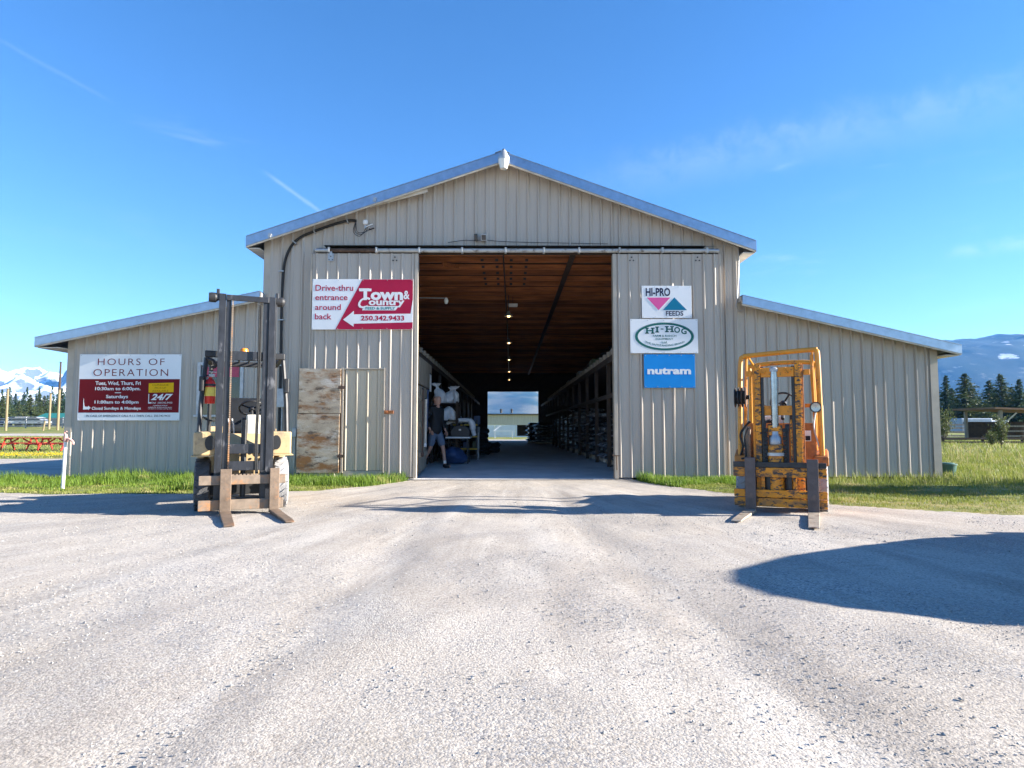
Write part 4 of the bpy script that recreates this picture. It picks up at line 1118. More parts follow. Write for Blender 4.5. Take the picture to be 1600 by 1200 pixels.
# ---- right: chipped yellow truck
T = tag(empty('forklift', (3.46, 8.22, 0), R(-25.5)), 'chipped yellow forklift with tube guard and chrome lift rod', 'forklift', 'forklifts parked either side of the doorway')
mst = empty('mast', (0, 0, 0), 0, T)
for s in (-1, 1):
    rail(mst, s * .278, s * .208, .09, .23, .08, 1.93, M['yellow_chipped'])
    rail(mst, s * .204, s * .168, .11, .21, .10, 1.90, M['dark'], 'inner_rail')
    box('rail_strip', M['rust_orange'] if s > 0 else M['yellow'], mst, s * .295 - .015, s * .295 + .015, .12, .2, .62, 1.92, .004)
    box('beam_end', M['yellow'], mst, *sorted((s * .311, s * .39)), .13, .19, 1.78, 1.85, .006)
    MB().box(s * .10 - .022, s * .10 + .022, .105, .135, .30, 1.11).build('lift_chain', M['dark'], mst)
    MB().lathe([(0, -.025), (.045, -.025), (.045, .025), (0, .025)], 14, rotY(R(90), (s * .105, .15, 1.10))).build('chain_wheel', M['dark'], mst)
for z0, z1, y0 in ((1.76, 1.885, .10), (1.26, 1.385, .135), (.12, .24, .14)):
    bm_ = MB().box(-.203, .203, y0, y0 + .05, z0, z1)
    bm_.build('cross_member', M['yellow'], mst, .006)
for x in (-.17, .13):
    tube('hook_eye', M['yellow'], mst, smooth([(x - .03, .095, 1.88), (x - .035, .088, 1.83), (x, .085, 1.81), (x + .03, .088, 1.84)]), .010, 6)
cy = empty('lift_cylinder', (-.04, .12, 0), 0, mst)
MB().lathe([(0, 1.10), (.046, 1.10), (.046, 1.83), (0, 1.83)], 22).build('chrome_rod', M['chrome'], cy)
MB().lathe([(0, 1.831), (.055, 1.831), (.057, 1.87), (.03, 1.89), (0, 1.89)], 18).build('rod_cap', M['galv_dull'], cy)
MB().lathe([(0, .10), (.098, .10), (.098, .86), (.085, .88), (0, .88)], 22).build('barrel', M['yellow_chipped'], cy)
MB().lathe([(.099, .735), (.112, .735), (.112, .775), (.099, .775)], 22).build('barrel_ring', M['galv_dull'], cy)
MB().lathe([(0, .881), (.070, .881), (.074, .90), (.074, .965), (.055, .99), (.05, 1.05), (0, 1.05)], 20).build('gland', M['galv_dull'], cy)
MB().box(-.085, .085, -.035, .035, 1.0, 1.13).build('yoke', M['yellow_chipped'], cy, .01)
for s_ in (-1, 1):
    for q in range(9):
        MB().box(s_ * .115 - .028 + .006 * (q % 2), s_ * .115 + .028 - .006 * (q % 2), -.05, -.012, .60 + .055 * q, .65 + .055 * q).build('chain_link', M['rubber'], cy, .008)
tube('hydraulic_pipe', M['yellow_chipped'], mst, smooth([(.15, .10, .30), (.152, .10, .8), (.15, .11, 1.2)]), .013, 7)
tube('hydraulic_pipe', M['dark'], mst, smooth([(-.16, .10, .30), (-.158, .10, .9), (-.16, .11, 1.15), (-.10, .13, 1.2)]), .013, 7)
cg = empty('carriage', (0, 0, 0), 0, T)
box('carriage_bar', M['yellow_chipped'], cg, -.56, .545, .0, .05, .465, .585, .006, label='yellow chipped upper carriage bar')
box('carriage_bar', M['dark'], cg, -.56, .545, .004, .055, .588, .655, .006, label='greasy dark top edge of the carriage')
box('carriage_bar', M['yellow_chipped'], cg, -.555, .545, .0, .05, .205, .30, .006, label='yellow chipped lower carriage bar')
box('carriage_bar', M['yellow_chipped'], cg, -.555, .545, .006, .05, .085, .195, .006, label='scraped bottom carriage bar')
for x in (-.20, .18, -.13, .12):
    box('carriage_upright', M['yellow_chipped'] if abs(x) > .15 else M['dark'], cg, x - .022, x + .022, .055, .085, .10, .60, .004)
fork(cg, -.345, .132, .715, 1.0, -.006, M['fork_purple'], M['fork_worn'], splay=R(-5))
fork(cg, .385, .132, .70, 1.18, -.002, M['fork_purple'], M['fork_worn'])
bd = empty('body', (0, 0, 0), 0, T)
MB().prism([(.40, .62), (.46, 1.16), (.60, 1.16), (.60, .62)], (-.44, .44), 'X').build('cowl', M['orange_body'], bd, .01)
for s in (-1, 1):
    MB().prism([(.34, .60), (.34, .72), (.62, .80), (1.2, .80), (1.2, .60)], sorted((s * .40, s * .58)), 'X').build('fender', M['orange_body'], bd, .015)
    wheel(T, s * .47, .62, .30, .19, M['tyre_grey'], M['yellow'], 'wheel')
    wheel(T, s * .43, 1.85, .23, .16, M['tyre_dark'], M['yellow'], 'wheel', False)
box('axle', M['dark'], bd, -.40, .40, .45, .85, .15, .45, .02)
box('floor_plate', M['dark'], bd, -.40, .40, .605, 1.2, .56, .598)
box('engine_cover', M['orange_body'], bd, -.42, .42, 1.202, 1.9, .4, .98, .03)
MB().prism([(1.9, .25), (2.25, .35), (2.3, .85), (2.1, 1.02), (1.9, 1.02)], (-.5, .5), 'X').build('counterweight', M['yellow'], bd, .05)
box('maker_plate', M['s_white'], bd, .30, .38, .425, .432, .92, 1.06, .002)
box('maker_mark', M['s_black'], bd, .31, .37, .42, .4245, .93, .99)
box('battery_case', M['black'], bd, .12, .30, .62, .9, 1.0, 1.3, .015)
box('battery_case', M['white_paint'], bd, -.22, .04, .62, .8, 1.0, 1.26, .015, label='pale control box with a dark label')
box('control_label', M['s_black'], bd, -.20, -.08, .614, .619, 1.15, 1.20)
steering(T, (.04, .80, 1.44), .165, R(-58), spoke=(60, 180, 300))
tube('lever', M['black'], T, [(-.06, .66, 1.16), (-.16, .58, 1.40), (-.20, .56, 1.41)], .010, 5)
gd = empty('overhead_guard', (0, 0, 0), 0, T)
hoop = smooth([(-.56, .40, .70), (-.555, .46, 1.4), (-.545, .56, 2.0), (-.50, .58, 2.09), (-.42, .585, 2.105), (.44, .60, 2.15), (.52, .59, 2.13), (.54, .57, 2.04), (.55, .48, 1.4), (.56, .42, .72)], 5)
hoop = [Vector((p.x * .90, p.y, p.z)) for p in hoop]
tube('front_hoop', M['guard_orange'], gd, hoop, .034, 9)
hoop2 = smooth([(-.52, 1.85, 1.0), (-.50, 1.75, 1.9), (-.46, 1.7, 2.06), (.46, 1.7, 2.08), (.50, 1.75, 1.9), (.53, 1.85, 1.0)], 6)
hoop2 = [Vector((p.x * .88 - .02, p.y, p.z)) for p in hoop2]
tube('rear_hoop', M['guard_orange'], gd, hoop2, .034, 9)
for x in (-.41, .42):
    tube('guard_bar', M['guard_orange'], gd, [(x, .59, 2.115 + .03 * (x + .5)), (x, 1.7, 2.07)], .016, 7)
for s in (-1, 1): tube('side_post', M['guard_orange'], gd, [(s * .44, .50, 1.10 if s < 0 else .80), (s * .415, .60, 2.08)], .022, 7)
hr = empty('hose_reel', (-.47, .30, 1.51), 0, T)
for k in range(4):
    MB().lathe([(.03, -.006), (.135, -.006), (.138, 0), (.135, .006), (.03, .006)], 24, rotY(R(90), (-.075 + .045 * k, 0, 0))).build('flange', M['dark'] if k < 2 else M['rusty'], hr)
MB().lathe([(0, -.08), (.09, -.08), (.09, .06), (.03, .065), (.03, .11), (0, .11)], 18, rotY(R(90))).build('drum', M['rubber'], hr)
hl_ = empty('headlamp', (.445, .36, 1.365), 0, T)
MB().lathe([(0, -.012), (.056, -.010), (.060, -.002)], 20, rotX(R(90))).build('lens', M['lamp_glass'], hl_)
MB().lathe([(.058, -.004), (.072, -.004), (.072, .02), (.05, .07), (0, .08)], 20, rotX(R(-90)) @ Matrix.Scale(1, 4)).build('shell', M['dark'], hl_)
tube('lamp_stalk', M['galv_dull'], hl_, smooth([(0, .04, -.05), (-.03, .03, -.25), (.01, .06, -.45), (.05, .08, -.6)]), .011, 6)
box('lamp_bracket', M['yellow'], hl_, -.13, -.05, .03, .06, .0, .05, .005)
tube('hydraulic_hose', M['rubber'], T, smooth([(-.50, .36, .72), (-.46, .30, .85), (-.49, .30, 1.0), (-.42, .30, 1.12), (-.36, .24, 1.18)]), .016, 7)
tube('hydraulic_hose', M['rubber'], T, smooth([(-.48, .30, .68), (-.42, .26, .72), (-.43, .26, .95), (-.38, .24, 1.1)]), .013, 7)
MB().prism([(.30, .66), (.30, 1.0), (.36, 1.12), (.40, 1.0), (.40, .66)], (-.43, -.36), 'X').build('hose_guard', M['bar_rust'], T, .01)
# ---------------------------------------------------------------- things inside the barn
def floor_z(y): return .03 + .14 * min(1, max(0, (y - 14.0) / 3.2))
M['glow'] = mat('lit_bulb', (.9, .7, .4), .4, 0, .02, 5, emit=((1, .62, .26), 2.2))
for k, (y, lab) in enumerate(((18.2, 'nearest hanging lamp'), (24.0, 'second hanging lamp'), (30.0, 'third hanging lamp'), (36.4, 'fourth hanging lamp'), (42.7, 'farthest hanging lamp'))):
    L_ = tag(empty('pendant_lamp', (.0 + .01 * k, y, 4.28)), lab + ' along the barn ceiling, warm bulb under a small shade', 'lamp', 'lamps down the middle of the barn')
    MB().lathe([(.0, .16), (.03, .16), (.05, .10), (.12, .02), (.125, .0), (.115, .005), (.045, .09), (0, .1)], 16).build('shade', M['galv_dull'], L_)
    MB().lathe([(0, -.025), (.035, -.015), (.045, .02), (.025, .07), (0, .08)], 12).build('bulb', M['glow'], L_)
    MB().tube([(0, 0, .15), (0, 0, .62)], .010, 6).build('rod', M['dark'], L_)
o = tag(empty('strip_light', (.12, 18.4, 4.62)), 'white strip light under the ceiling joists', 'lamp')
box('housing', M['white_paint'], o, -.14, .14, -.05, .05, 0, .07, .006); tube('tube', M['opal'], o, [(-.13, 0, -.015), (.13, 0, -.015)], .014, 8); tube('hanger', M['dark'], o, [(0, 0, .07), (0, 0, .28)], .008, 5)
o = tag(empty('bracket_lamp', (-1.52, 15.4, 4.10)), 'white lamp on a thin arm just inside the doorway', 'lamp')
MB().lathe([(0, 0), (.03, 0), (.055, .07), (.04, .12), (.02, .15), (0, .15)], 12).build('bulb', M['opal'], o); tube('arm', M['galv_dull'], o, [(0, 0, .14), (-.8, 0, .15), (-3.6, 0, .15)], .012, 6)

# sacks
def sack_mesh(w, h, seed, tied):
    rnd = random.Random(seed); b = MB()
    n, m_ = 26, 13
    lean = rnd.uniform(-.09, .09); lean2 = rnd.uniform(-.06, .06)
    v, F = [], []
    for i in range(m_):
        t = i / (m_ - 1)
        if tied: r = [.70, 1.0, 1.10, 1.12, 1.08, 1.02, .98, .88, .66, .26, .22, .50, .78][i]
        else: r = [.75, 1.0, 1.08, 1.08, 1.06, 1.04, 1.02, 1.0, .95, .85, .7, .5, .25][i]
        tt = t if i < 9 else .68 + .32 * t * (1 - .1 * i / m_)
        for k in range(n):
            a = 2 * math.pi * k / n
            q = 1 + .30 * noise.noise((math.cos(a) * 1.4 + seed * 3, math.sin(a) * 1.4, t * 3)) + .08 * noise.noise((math.cos(a) * 6, math.sin(a) * 6 + seed, t * 9))
            if tied and i >= 8: q *= 1 + .38 * math.sin(a * 4 + seed) * (1 if i > 10 else .5)
            z = h * t + (.05 * h * noise.noise((math.cos(a) * 2, math.sin(a) * 2, seed)) if i > 10 else 0)
            v.append((r * q * w / 2 * math.cos(a) + lean * t * t * 2, r * q * w * .40 * math.sin(a) + lean2 * t * t * 2, z))
    for i in range(m_ - 1):
        for k in range(n): F.append((i * n + k, i * n + (k + 1) % n, (i + 1) * n + (k + 1) % n, (i + 1) * n + k))
    F += [tuple(range(n))[::-1], tuple(range((m_ - 1) * n, m_ * n))]
    b.add(v, F, True); me = b.mesh('sack'); me.materials.append(M['sack_white']); return me
M['sack_white'] = mat('white_woven_sack', (.72, .72, .73), .5, 0, .10, 9, .3, 30)
shelf = tag(empty('storage_shelf', (-1.75, 17.3, .17)), 'dark board shelf holding white sacks behind the man', 'shelf')
for z in (.55, 1.12, 1.58): box('board', M['wood_dark'], shelf, -.30, .42, -.35, .55, z - .03, z)
for x in (-.28, .38):
    for y in (-.33, .5): box('post', M['wood_dark'], shelf, x - .03, x + .03, y - .03, y + .03, 0, 1.62)
for k, (x, y, z, w_, h_, s_, lab) in enumerate(((-1.80, 17.05, 1.752, .36, .52, 1, 'tied white sack on top of the shelf just above the man'), (-1.62, 17.18, 1.752, .30, .44, 2, 'bent-necked white sack in the middle of the shelf top'),
        (-1.50, 17.45, 1.752, .30, .46, 3, 'white sack with a fanned top at the aisle end of the shelf'), (-1.72, 17.05, 1.292, .26, .38, 4, 'slumped white sack on the middle shelf board'), (-1.50, 17.1, 1.292, .24, .34, 5, 'small striped white sack on the middle shelf board near the aisle'))):
    o = tag(link_mesh('feed_sack', sack_mesh(w_, h_, s_, k < 3), None, None, (x, y, z)), lab, 'sack', 'white sacks on the shelf')
    o.rotation_euler = (0, random.uniform(-.06, .06), random.uniform(0, 6))
# folding table with goods on it
tb = tag(empty('folding_table', (-1.28, 16.95, .16)), 'white-topped folding table beside the man', 'table')
box('table_top', M['white_paint'], tb, -.36, .28, -.3, .45, .66, .70, .006)
for x in (-.3, .22):
    for y in (-.24, .4): tube('leg', M['dark'], tb, [(x, y, 0), (x * .9, y, .66)], .016, 6)
M['case_black'] = mat('black_case', (.02, .02, .024), .5, 0, .2, 8)
o = tag(empty('tool_case', (-1.27, 16.85, .861)), 'black carry case with a rounded lid on the table', 'case')
MB().prism([(-.24, 0), (.24, 0), (.26, .13), (.20, .24), (.08, .29), (-.08, .29), (-.20, .24), (-.26, .13)], (-.12, .16)).build('shell', M['case_black'], o, .02)
tube('handle', M['black'], o, smooth([(-.08, .0, .28), (-.06, .0, .34), (.06, .0, .34), (.08, .0, .28)]), .012, 6)
box('latch', M['galv_dull'], o, -.03, .03, -.13, -.121, .16, .2)
o = tag(empty('saddle_roll', (-1.24, 17.15, 1.155)), 'white padded roll arched over the black case', 'padding')
MB().tube(smooth([(-.42, 0, .05), (-.2, 0, .12), (.05, 0, .14), (.20, 0, .12), (.27, 0, .02), (.28, 0, -.12), (.33, 0, -.27)]), [.04] * 5 + [.06] * 10 + [.085] * 10 + [.06] * 6, 10).build('roll', M['sack_white'], o)
MB().box(-.45, .3, -.05, .05, -.295, -.27).box(-.42, -.38, -.04, .04, -.27, .03).build('stand', M['dark'], o)
o = tag(empty('blue_tarp_bundle', (-1.42, 16.75, .15)), 'crumpled blue tarp bundle under the folding table', 'tarp')
M['tarp_blue'] = mat('blue_tarp', (.02, .05, .14), .5, 0, .3, 5, .4, 12)
bb = MB(); v, F = [], []
for i in range(9):
    for k in range(18):
        a = 2 * math.pi * k / 18; t = i / 8; r = math.sin(math.pi * (.12 + .8 * t)) ** .6
        q = 1 + .35 * noise.noise((math.cos(a) * 1.5, math.sin(a) * 1.5, t * 2.5 + 4))
        v.append((.36 * r * q * math.cos(a), .30 * r * q * math.sin(a), .02 + .40 * t * (1 + .2 * noise.noise((a, t, 2)))))
for i in range(8):
    for k in range(18): F.append((i * 18 + k, i * 18 + (k + 1) % 18, (i + 1) * 18 + (k + 1) % 18, (i + 1) * 18 + k))
F += [tuple(range(18))[::-1], tuple(range(8 * 18, 9 * 18))]
bb.add(v, F, True).build('folds', M['tarp_blue'], o)
# yellow-edged shelving and what follows it along the left
ys_ = tag(empty('shop_shelving', (-1.18, 19.0, .17)), 'black shelving unit with yellow shelf edges', 'shelf')
M['safety_yellow'] = mat('yellow_strip', (.65, .40, .03), .5, 0, .1, 8)
for z in (.32, .68, 1.02):
    box('shelf_board', M['black'], ys_, -.45, .27, -.3, .5, z - .03, z); box('shelf_edge', M['safety_yellow'], ys_, -.45, .27, -.315, -.301, z - .035, z + .012)
for x in (-.43, .25):
    for y in (-.28, .46): box('post', M['dark'], ys_, x - .025, x + .025, y - .025, y + .025, 0, 1.15)
box('end_panel', M['white_paint'], ys_, .285, .31, -.34, .30, 0, .78, .004)
rb = random.Random(12)
goods = [mat('goods_%d' % i, c, .5, 0, .2, 8) for i, c in enumerate(((.05, .05, .06), (.10, .12, .05), (.35, .36, .38), (.04, .07, .16), (.20, .15, .10)))]
for k in range(9):
    z = (.32, .68, 1.02)[k % 3] + .172; x = -1.58 + .22 * (k // 3) + .02 * k; hh = rb.uniform(.16, .28)
    o = tag(empty('carton', (x + .05, 18.95 + .05 * (k % 2), z)), ['black', 'olive', 'pale grey', 'navy', 'brown'][k % 5] + ' carton on the ' + ('bottom', 'middle', 'top')[k % 3] + ' yellow-edged shelf, ' + ('wall', 'centre', 'aisle')[k // 3] + ' side', 'carton', 'cartons on the yellow-edged shelving')
    box('carton_body', goods[k % 5], o, -.09, .09, -.1, .15, 0, hh, .01); box('lid_flap', goods[k % 5], o, -.092, .092, -.102, .024, hh + .001, hh + .008)
# pallets of bagged feed
M['wrap'] = mat('shiny_bag_plastic', (.20, .21, .23), .22, 0, .5, 9, .5, 16, spots=[((.62, .64, .68), 9, .56, .62)], spec=.7)
M['wrap_dark'] = mat('dark_shiny_bag_plastic', (.022, .024, .03), .25, 0, .4, 9, .5, 16, spots=[((.45, .47, .52), 12, .62, .66)], spec=.7)
def bag_mesh(seed, m):
    v, F = [], []; n, k_ = 9, 7
    for i in range(n):
        for j in range(k_ * 2):
            a = 2 * math.pi * j / (k_ * 2)
            u = i / (n - 1) * 2 - 1
            e = (1 - abs(u) ** 5) ** .5 if abs(u) < 1 else .0
            e = max(e, .12)
            cx = math.copysign(abs(math.cos(a)) ** .5, math.cos(a)); sz = math.copysign(abs(math.sin(a)) ** .7, math.sin(a))
            q = 1 + .07 * noise.noise((u * 3, a, seed))
            v.append((u * .41, cx * .26 * (.6 + .4 * e) * q, .075 + sz * .072 * e * q))
    for i in range(n - 1):
        for j in range(k_ * 2): F.append((i * k_ * 2 + j, i * k_ * 2 + (j + 1) % (k_ * 2), (i + 1) * k_ * 2 + (j + 1) % (k_ * 2), (i + 1) * k_ * 2 + j))
    F += [tuple(range(k_ * 2))[::-1], tuple(range((n - 1) * k_ * 2, n * k_ * 2))]
    me = MB().add(v, F, True).mesh('bag'); me.materials.append(m); return me
bagm = [bag_mesh(3, M['wrap']), bag_mesh(8, M['wrap_dark'])]
pal_mesh = {}
def pallet(x, y, rz, layers, kind, label):
    p = tag(empty('feed_pallet', (x, y, .171), rz), label, 'pallet', 'pallets of bagged feed in the barn')
    if 'b' not in pal_mesh:
        pal_mesh['b'] = MB().box(-.05, .05, -.5, .5, 0, .022).mesh('deck_board'); pal_mesh['b'].materials.append(M['wood_pale'])
        pal_mesh['s'] = MB().box(-.5, .5, -.045, .045, 0, .09).mesh('stringer'); pal_mesh['s'].materials.append(M['wood_pale'])
    for i in range(5): link_mesh('deck_board', pal_mesh['b'], None, p, (-.44 + .22 * i, 0, .0915))
    for i in range(3): link_mesh('stringer', pal_mesh['s'], None, p, (0, -.44 + .44 * i, 0))
    rnd = random.Random(int(x * 100 + y * 10))
    for l in range(layers):
        for q in range(4):
            if l % 2: xx, yy, r_ = (-.25 + .5 * (q % 2)), (-.40 + .80 * (q // 2)) * .62, math.pi / 2
            else: xx, yy, r_ = (-.42 + .84 * (q % 2)) * .60, -.25 + .5 * (q // 2), 0
            o = link_mesh('bag', bagm[kind if rnd.random() < .8 else 1 - kind], None, p, (xx + rnd.uniform(-.02, .02), yy + rnd.uniform(-.02, .02), .115 + l * .138))
            o.rotation_euler = (0, 0, r_ + rnd.uniform(-.06, .06))
for x, y, rz, ly, kd, lab in ((2.05, 36.5, .1, 7, 0, 'low pallet of shiny feed bags beside the rear doorway'), (3.0, 37.2, -.1, 9, 1, 'dark wrapped pallet behind the low shiny one'), (1.7, 39.2, .05, 8, 1, 'dark pallet farthest down the right of the aisle'),
        (3.0, 28.0, .05, 9, 0, 'tall stack of shiny bags deep in the right-hand racks'), (2.95, 24.0, -.04, 11, 0, 'tallest stack of glinting bags in the right-hand racks'), (3.0, 20.6, .04, 7, 1, 'dark stack of bags in the middle of the right-hand racks'),
        (3.05, 17.6, -.05, 6, 0, 'pale stack of bags in the right-hand rack nearest the doorway'),
        (3.0, 19.2, .03, 9, 1, 'dark upright stack between the nearest pale stack and the middle one'), (3.05, 22.2, -.03, 8, 0, 'shiny bag stack just before the tallest one'), (3.0, 26.0, .02, 10, 1, 'dark bag stack just past the tallest one'),
        (3.05, 30.4, .04, 10, 1, 'dark bag stack past the deep shiny one'), (3.0, 32.8, -.04, 9, 0, 'shiny bag stack well down the right-hand racks'), (3.05, 16.2, .05, 8, 1, 'dark bag stack right behind the sliding door'),
        (-2.0, 24.5, .06, 8, 1, 'dark pallet of bags along the left wall behind the shelving'), (-1.9, 29.5, -.05, 6, 1, 'low dark pallet halfway down the left wall')):
    pallet(x, y, rz, ly, kd, lab)
for k, (x, y, z, lab) in enumerate(((-1.05, 22.2, .17, 'black heap of tyres and netting past the shelving'), (-.75, 24.2, .17, 'low black heap on the aisle floor past the shelving'))):
    o = tag(empty('netting_heap', (x, y, z)), lab, 'netting')
    for q in range(5 if k == 0 else 2):
        rr = .34 - .02 * q
        MB().tube([(rr * math.cos(a) + .04 * math.sin(q * 2), rr * math.sin(a), .10 + .18 * q + .02 * math.sin(3 * a + q)) for a in [2 * math.pi * i / 20 for i in range(20)]], .095, 8, closed=True).build('coil', M['rubber'], o)
# rolls and cartons up on the right-hand loft and the rail shelf
for k in range(9):
    y = 16.0 + 1.9 * k
    o = tag(empty('stored_carton', (2.95 + .12 * (k % 2), y, 2.682)), ('first', 'second', 'third', 'fourth', 'fifth', 'sixth', 'seventh', 'eighth', 'ninth')[k] + ' carton from the doorway on the right-hand loft', 'carton', 'cartons stored on the loft')
    hh = .35 + .2 * ((k * 7) % 5) / 5
    box('carton_body', goods[(k * 3) % 5], o, -.4, .3, -.45, .45, 0, hh, .015); box('tape', M['wood_pale'], o, -.402, .302, -.03, .03, hh - .1, hh + .002)
# tools hanging beside the inner door
for k, (y, z0, z1, lab) in enumerate(((14.15, .55, 1.95, 'dark chain hoist cable hanging inside the doorway'), (14.62, .75, 1.75, 'pale wooden tool handle on the inner door'), (14.95, 1.1, 1.98, 'blue-handled broom on the inner door'))):
    o = tag(empty('hanging_tool', (-1.90, y, 0)), lab, 'tool')
    tube('handle', [M['rusty'], M['wood_pale'], M['tarp_blue']][k], o, [(0, 0, z0), (.01, .01, z1)], [.018, .03, .02][k], 8)
    MB().box(-.02, .03, -.07, .07, z0 - .09, z0).build('head', [M['rusty'], M['sack_white'], M['dark']][k], o, .01)
    box('hook', M['dark'], o, -.024, .02, -.012, .012, z1 - .01, z1 + .03)
o = tag(empty('wall_notice', (-1.92, 15.75, 1.98)), 'white notice hung on the inner wall above the man', 'notice')
box('sheet', M['white_paint'], o, -.01, .0, -.14, .14, 0, .42); box('clip', M['dark'], o, -.02, .004, -.05, .05, .405, .45)

# ---------------------------------------------------------------- the man
M['skin'] = mat('skin', (.50, .27, .19), .5, 0, .08, 12); M['hoodie'] = mat('black_hoodie', (.012, .012, .014), .8, 0, .2, 10, .3, 30)
M['shorts'] = mat('blue_grey_shorts', (.10, .14, .21), .8, 0, .15, 8, .3, 30); M['sock'] = mat('white_sock', (.75, .75, .75), .8, 0, .05, 8); M['hair_grey'] = mat('short_grey_hair', (.25, .20, .17), .8, 0, .2, 40)
def skin_obj(name, chains, m, parent, sub=2):
    """chains: lists of (co, radius); equal points weld"""
    bm = bmesh.new(); ly = bm.verts.layers.skin.verify(); seen = {}
    first = True
    for ch in chains:
        prev = None
        for co, r in ch:
            key = tuple(round(c, 4) for c in co)
            if key not in seen:
                v = bm.verts.new(co); sk = v[ly]; rr = r if isinstance(r, tuple) else (r, r); sk.radius = rr
                sk.use_root = first; first = False; seen[key] = v
            v = seen[key]
            if prev is not None and prev is not v and not bm.edges.get((prev, v)): bm.edges.new((prev, v))
            prev = v
    me = bpy.data.meshes.new(name); bm.to_mesh(me); bm.free()
    o = link_mesh(name, me, m, parent)
    k = o.modifiers.new('skin', 'SKIN'); k.use_smooth_shade = True
    s = o.modifiers.new('sub', 'SUBSURF'); s.levels = s.render_levels = sub
    return o
man = tag(empty('person', (-1.80, 15.75, floor_z(15.75)), R(58)), 'bald man in black hoodie and blue shorts walking beside the inner door', 'person')
# local frame: facing -Y, left arm towards +X
pel, chest, neck = (0, 0, .95), (0, -.02, 1.36), (0, -.03, 1.50)
LH, LK, LA, LT = (.10, 0, .90), (.13, -.14, .50), (.14, -.20, .09), (.15, -.36, .045)
RH, RK, RA, RT = (-.10, 0, .90), (-.11, .06, .50), (-.12, .30, .12), (-.12, .17, .045)
LS, LE, LW, LF = (.21, -.02, 1.43), (.29, .03, 1.16), (.30, -.08, .93), (.295, -.13, .83)
RS, RE, RW, RF = (-.21, -.02, 1.43), (-.27, .10, 1.18), (-.24, -.02, .96), (-.23, -.08, .87)
def fingers(w, f, sgn):
    w, f = Vector(w), Vector(f); d = (f - w).normalized(); side = d.cross(Vector((1, 0, 0))).normalized()
    chs = []
    for i, (off, ln) in enumerate(((-.03, .075), (-.010, .09), (.010, .085), (.03, .065))):
        a = w + d * .085 + side * off; b_ = a + d * ln * .55 + Vector((-sgn * .006, 0, 0)); c = b_ + d * ln * .45 + Vector((-sgn * .018, 0, 0))
        chs.append([(tuple(w + d * .05), (.018, .036)), (tuple(a), .011), (tuple(b_), .010), (tuple(c), .008)])
    t0 = w + d * .03 - side * .035
    chs.append([(tuple(w + d * .05), (.018, .036)), (tuple(t0 + d * .03 - side * .015), .011), (tuple(t0 + d * .065 - side * .02), .009)])
    return chs
head = [(neck, .07), ((0, -.04, 1.55), .066), ((0, -.055, 1.61), (.088, .105)), ((0, -.05, 1.69), (.100, .122)), ((0, -.04, 1.765), (.088, .105))]
body = [[(pel, (.16, .11)), ((0, 0, 1.12), (.155, .11)), (chest, (.17, .11))] + head,
        [(chest, .12), (LS, .06), (LE, .045), (LW, .030), (tuple(Vector(LW) + (Vector(LF) - Vector(LW)).normalized() * .05), (.018, .036))],
        [(chest, .12), (RS, .06), (RE, .045), (RW, .030), (tuple(Vector(RW) + (Vector(RF) - Vector(RW)).normalized() * .05), (.018, .036))],
        [(pel, .13), (LH, .085), (LK, .056), (LA, .036), (LT, .035)], [(pel, .13), (RH, .085), (RK, .056), (RA, .036), (RT, .035)]]
bd_ = skin_obj('body', body, M['skin'], man)
for w, f, s in ((LW, LF, 1), (RW, RF, -1)): skin_obj('hand', fingers(w, f, s), M['skin'], man, 1)
skin_obj('hoodie', [[((0, 0, .80), (.20, .15)), ((0, 0, .93), (.195, .145)), ((0, 0, 1.12), (.19, .14)), (chest, (.205, .145)), ((0, -.02, 1.48), .10), ((0, -.02, 1.56), .085)],
                    [(chest, .13), (LS, .078), (LE, .062), (tuple(Vector(LE).lerp(Vector(LW), .9)), .046)], [(chest, .13), (RS, .078), (RE, .062), (tuple(Vector(RE).lerp(Vector(RW), .9)), .046)]], M['hoodie'], man)
skin_obj('hood', [[((-.11, .03, 1.48), .04), ((0, .085, 1.50), .055), ((.11, .03, 1.48), .04)]], M['hoodie'], man)
skin_obj('shorts', [[((0, 0, 1.06), (.17, .125)), (pel, (.175, .13)), (LH, .115), (tuple(Vector(LH).lerp(Vector(LK), .97)), .092)], [(pel, (.175, .13)), (RH, .115), (tuple(Vector(RH).lerp(Vector(RK), .97)), .092)]], M['shorts'], man)
for A, T_, K in ((LA, LT, LK), (RA, RT, RK)):
    A, T_, K = Vector(A), Vector(T_), Vector(K)
    skin_obj('sock', [[(tuple(A.lerp(K, .30)), .047), (tuple(A), .047)]], M['sock'], man, 1)
    skin_obj('shoe', [[(tuple(A + (A - T_).normalized() * .06 + Vector((0, 0, -.035))), .052), (tuple(A + Vector((0, 0, -.03))), .058), (tuple(T_ + Vector((0, 0, .012))), (.055, .045))]], M['black'], man, 1)
fx = (0, -.145, 1.665)
MB().lathe([(0, .02), (.012, .012), (.016, -.012), (.006, -.03), (0, -.032)], 8, Matrix.Translation((0, -.148, 1.655))).build('nose', M['skin'], man)
for s in (-1, 1):
    MB().lathe([(0, -.009), (.012, -.004), (.012, .004), (0, .009)], 8, Matrix.Translation((s * .030, -.136, 1.685))).build('eye', M['black'], man)
    MB().lathe([(0, -.028), (.016, -.018), (.020, .005), (.014, .026), (0, .032)], 8, Matrix.Translation((s * .083, -.045, 1.67))).build('ear', M['skin'], man)
MB().box(-.024, .024, -.142, -.136, 1.612, 1.620).build('mouth', M['rusty'], man, .003)
skin_obj('hair', [[((0, .02, 1.63), (.076, .05)), ((0, .035, 1.70), (.078, .06))]], M['hair_grey'], man, 1)
